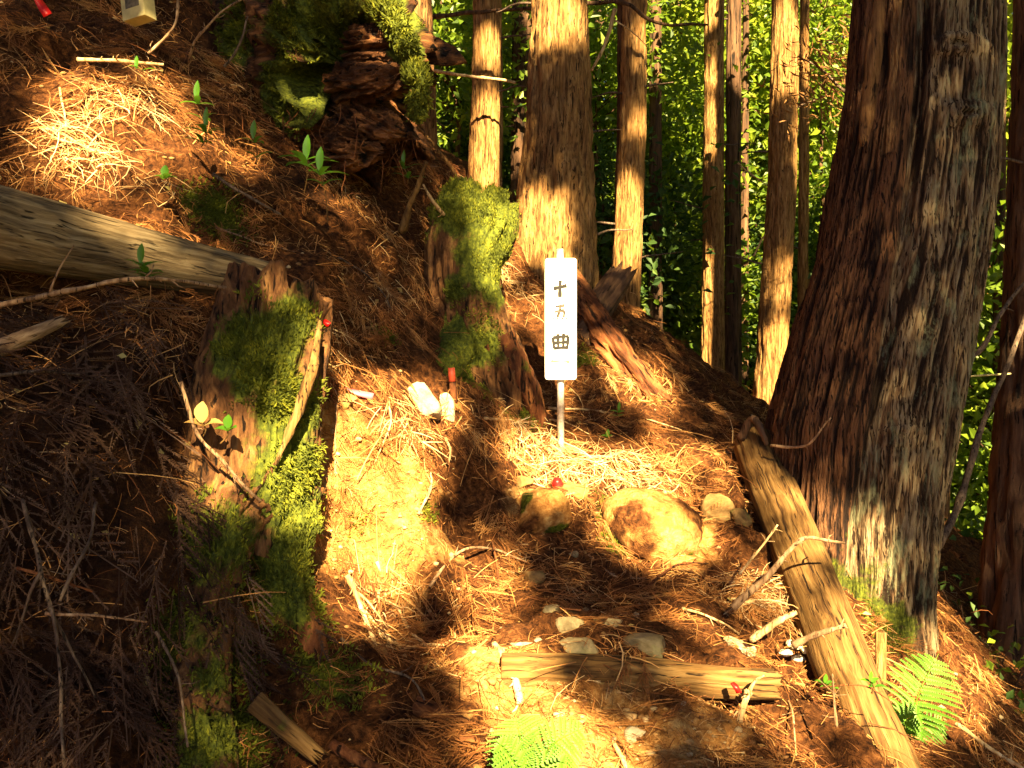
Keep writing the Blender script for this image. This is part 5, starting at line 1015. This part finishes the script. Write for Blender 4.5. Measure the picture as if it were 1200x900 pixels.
seedling('three-leaved seedling in front of the jagged rotten stump', at(258, 520, 1.98), at(267, 502, 1.97), [(.9, 3, 1.)], .04, .026)
seedling('dark lobed green sprig resting on the left log', at(172, 335, 2.15), at(165, 308, 2.12), [(.3, 4, .9), (.6, 5, 1.), (.9, 4, 1.)], .06, .022)
seedling('thin-leaved seedling right of the overhanging stump tip', at(478, 215, 3.55), at(472, 195, 3.5), [(.3, 4, 1.), (.9, 4, 1.)], .08, .02)
seedling('small green sprout in the litter right of the sign post', gp(722, 495, .0), gp(722, 495, .06), [(.5, 3, 1.), (.9, 3, 1.)], .05, .016)
seedling('yellowish sprout low on the sunny litter right of the sign', gp(708, 519, .0), gp(708, 519, .02), [(.9, 3, 1.)], .04, .02)
seedling('tiny green sprout on litter left of the lower slanting log', at(968, 812, 2.2), at(966, 800, 2.2), [(.5, 3, 1.), (.9, 3, 1.)], .03, .014)
seedling('tiny creeping sprig growing over the lower slanting log', at(1022, 812, 2.12), at(1020, 797, 2.1), [(.5, 3, 1.), (.9, 3, 1.)], .03, .012)
seedling('yellowing leaf sprig at the left side of the jagged stump', at(238, 512, 2.0), at(236, 495, 1.98), [(.8, 2, 1.)], .06, .04, m_deadleaf)

# ------------------------------------------------------------------ woodland behind
def leafy_tree(label, px, py, d, rx, rz, n_, size, mt, seed, name='broadleaf_tree'):
    c = at(px, py, d); zb = float(H(c[0], d)[0]); b = np.array([c[0]+random.uniform(-.3, .3), d, zb]); root = empty(name, b, label, 'tree', 'leafy trees beyond the trail')
    m_, cc = crown_mb(c, rx, rz, n_, size, 30, seed, sp=.24+.012*d); part('crown', m_, mt, root, smooth=False)
    tm = MB(); top = c+np.array([0, 0, rz*.6]); r0 = random.uniform(.025, .05); Q = wob([b-np.array([0, 0, .2]), (b+c)/2+np.array([.1, 0, 0]), c, top], .12, seed, 30, 1.); tube(tm, Q, np.linspace(r0, r0*.3, 30), 8); part('trunk', tm, m_bark_dark, root)
    lm = MB()
    for q_ in cc[::2]:
        k = Q[np.argmin(abs(Q[:, 2]-(q_[2]-.35)))]; tube(lm, wob([k, (k+q_)/2+np.array([0, 0, .1]), q_], .08, seed+1, 10, 3.), np.linspace(.011, .003, 10), 5)
    part('limbs', lm, m_bark_dark, root)
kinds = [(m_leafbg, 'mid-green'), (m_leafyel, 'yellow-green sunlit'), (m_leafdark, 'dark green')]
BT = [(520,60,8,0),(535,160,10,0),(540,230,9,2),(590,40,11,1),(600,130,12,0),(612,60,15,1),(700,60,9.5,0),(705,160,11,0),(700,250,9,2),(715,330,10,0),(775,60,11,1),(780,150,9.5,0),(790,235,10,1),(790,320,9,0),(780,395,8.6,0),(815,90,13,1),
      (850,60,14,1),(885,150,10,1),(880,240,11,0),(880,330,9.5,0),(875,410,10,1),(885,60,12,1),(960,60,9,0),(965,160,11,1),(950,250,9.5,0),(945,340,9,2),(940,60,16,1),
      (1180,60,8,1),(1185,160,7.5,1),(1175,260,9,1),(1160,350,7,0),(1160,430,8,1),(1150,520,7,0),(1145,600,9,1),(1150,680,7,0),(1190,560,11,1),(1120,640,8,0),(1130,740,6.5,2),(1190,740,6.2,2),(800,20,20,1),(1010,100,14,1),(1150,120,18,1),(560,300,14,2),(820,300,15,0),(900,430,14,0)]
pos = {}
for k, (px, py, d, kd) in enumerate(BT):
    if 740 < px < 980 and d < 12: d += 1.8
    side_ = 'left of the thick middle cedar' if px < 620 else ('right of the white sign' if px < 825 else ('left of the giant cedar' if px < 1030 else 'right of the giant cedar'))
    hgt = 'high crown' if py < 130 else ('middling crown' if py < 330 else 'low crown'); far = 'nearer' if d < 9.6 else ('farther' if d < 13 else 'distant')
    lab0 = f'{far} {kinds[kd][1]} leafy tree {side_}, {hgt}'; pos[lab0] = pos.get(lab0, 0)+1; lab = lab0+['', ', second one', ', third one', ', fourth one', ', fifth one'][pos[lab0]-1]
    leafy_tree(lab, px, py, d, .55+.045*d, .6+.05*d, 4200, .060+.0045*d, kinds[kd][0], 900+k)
# brown dead sprays hanging beside the giant cedar
mb = MB(); n_ = 500; P = at(972, 85, 4.9)+rng.normal(size=(n_, 3))*np.array([.16, .2, .16]); leafquads(mb, P, unit(rng.normal(size=(n_, 3))*.5+np.array([.6, 0, -.5])), .09, .12); bt = empty('dead_cedar_spray', P.mean(0), 'brown dried cedar spray hanging left of the giant cedar near the top', 'branch')
part('needles', mb, m_brownspray, bt, smooth=False); sm = MB(); tube(sm, wob([at(1003, 120, 4.9), at(975, 90, 4.9), at(935, 60, 4.95)], .05, 2), np.linspace(.012, .004, 14), 6); part('twig', sm, m_stickgrey, bt)
# undergrowth at the lower right
for k, (px, py, d, s_, lab) in enumerate([(1165, 815, 3.6, .16, 'dark glossy-leaved bush at the foot of the right edge cedar'), (1130, 770, 4.4, .2, 'dark bush right of the giant cedar foot'), (1190, 870, 3.3, .12, 'low dark shrub in the bottom right corner'), (1080, 720, 4.6, .2, 'shaded bush behind the giant cedar foot')]):
    c = at(px, py, d); n_ = 260; P = c+rng.normal(size=(n_, 3))*s_*np.array([1, 1, .8]); root = empty('bush', (c[0], c[1], c[2]-.25), lab, 'bush'); m_ = MB(); leafquads(m_, P, unit(rng.normal(size=(n_, 3))+np.array([0, 0, -.2])), .05, .55, N=unit(rng.normal(size=(n_, 3))*.4+np.array([0, -.3, 1]))); part('leaves', m_, m_leafdark if k else m_leafbg, root, smooth=False)
    sm = MB()
    for q_ in P[:14]: tube(sm, wob([np.array([c[0], c[1], c[2]-.3]), (c+q_)/2, q_], .03, k, 8), np.linspace(.006, .002, 8), 5)
    part('stems', sm, m_bark_dark, root)
# the far wood, one mass
mb = MB(); n_ = 90000; a = rng.uniform(-1.15, 1.15, n_); d = rng.uniform(17, 42, n_); x = d*np.tan(a*.72); cl = fbm(np.stack([x*.35, d*.35, x*0], -1), 12, 2)
zz = H(x, d)+rng.random(n_)**.8*(11+4*cl); P = np.stack([x, d, zz], -1); ke = fbm(P*.45, 15, 3) > -.08; P = P[ke]; n_ = len(P)
leafquads(mb, P, unit(rng.normal(size=(n_, 3))+np.array([0, 0, -.3])), .30*(.6+.8*rng.random(n_)), .6, np.clip(.5+.6*fbm(P*.6, 19, 2)+.15*rng.normal(size=n_), 0, 1), N=unit(rng.normal(size=(n_, 3))*.5+np.array([0, -.9, .7])))
solo('distant_woodland', mb, m_leafyel, 'sunlit green woodland filling the background beyond the trees', 'woodland', kind='stuff', smooth=False)
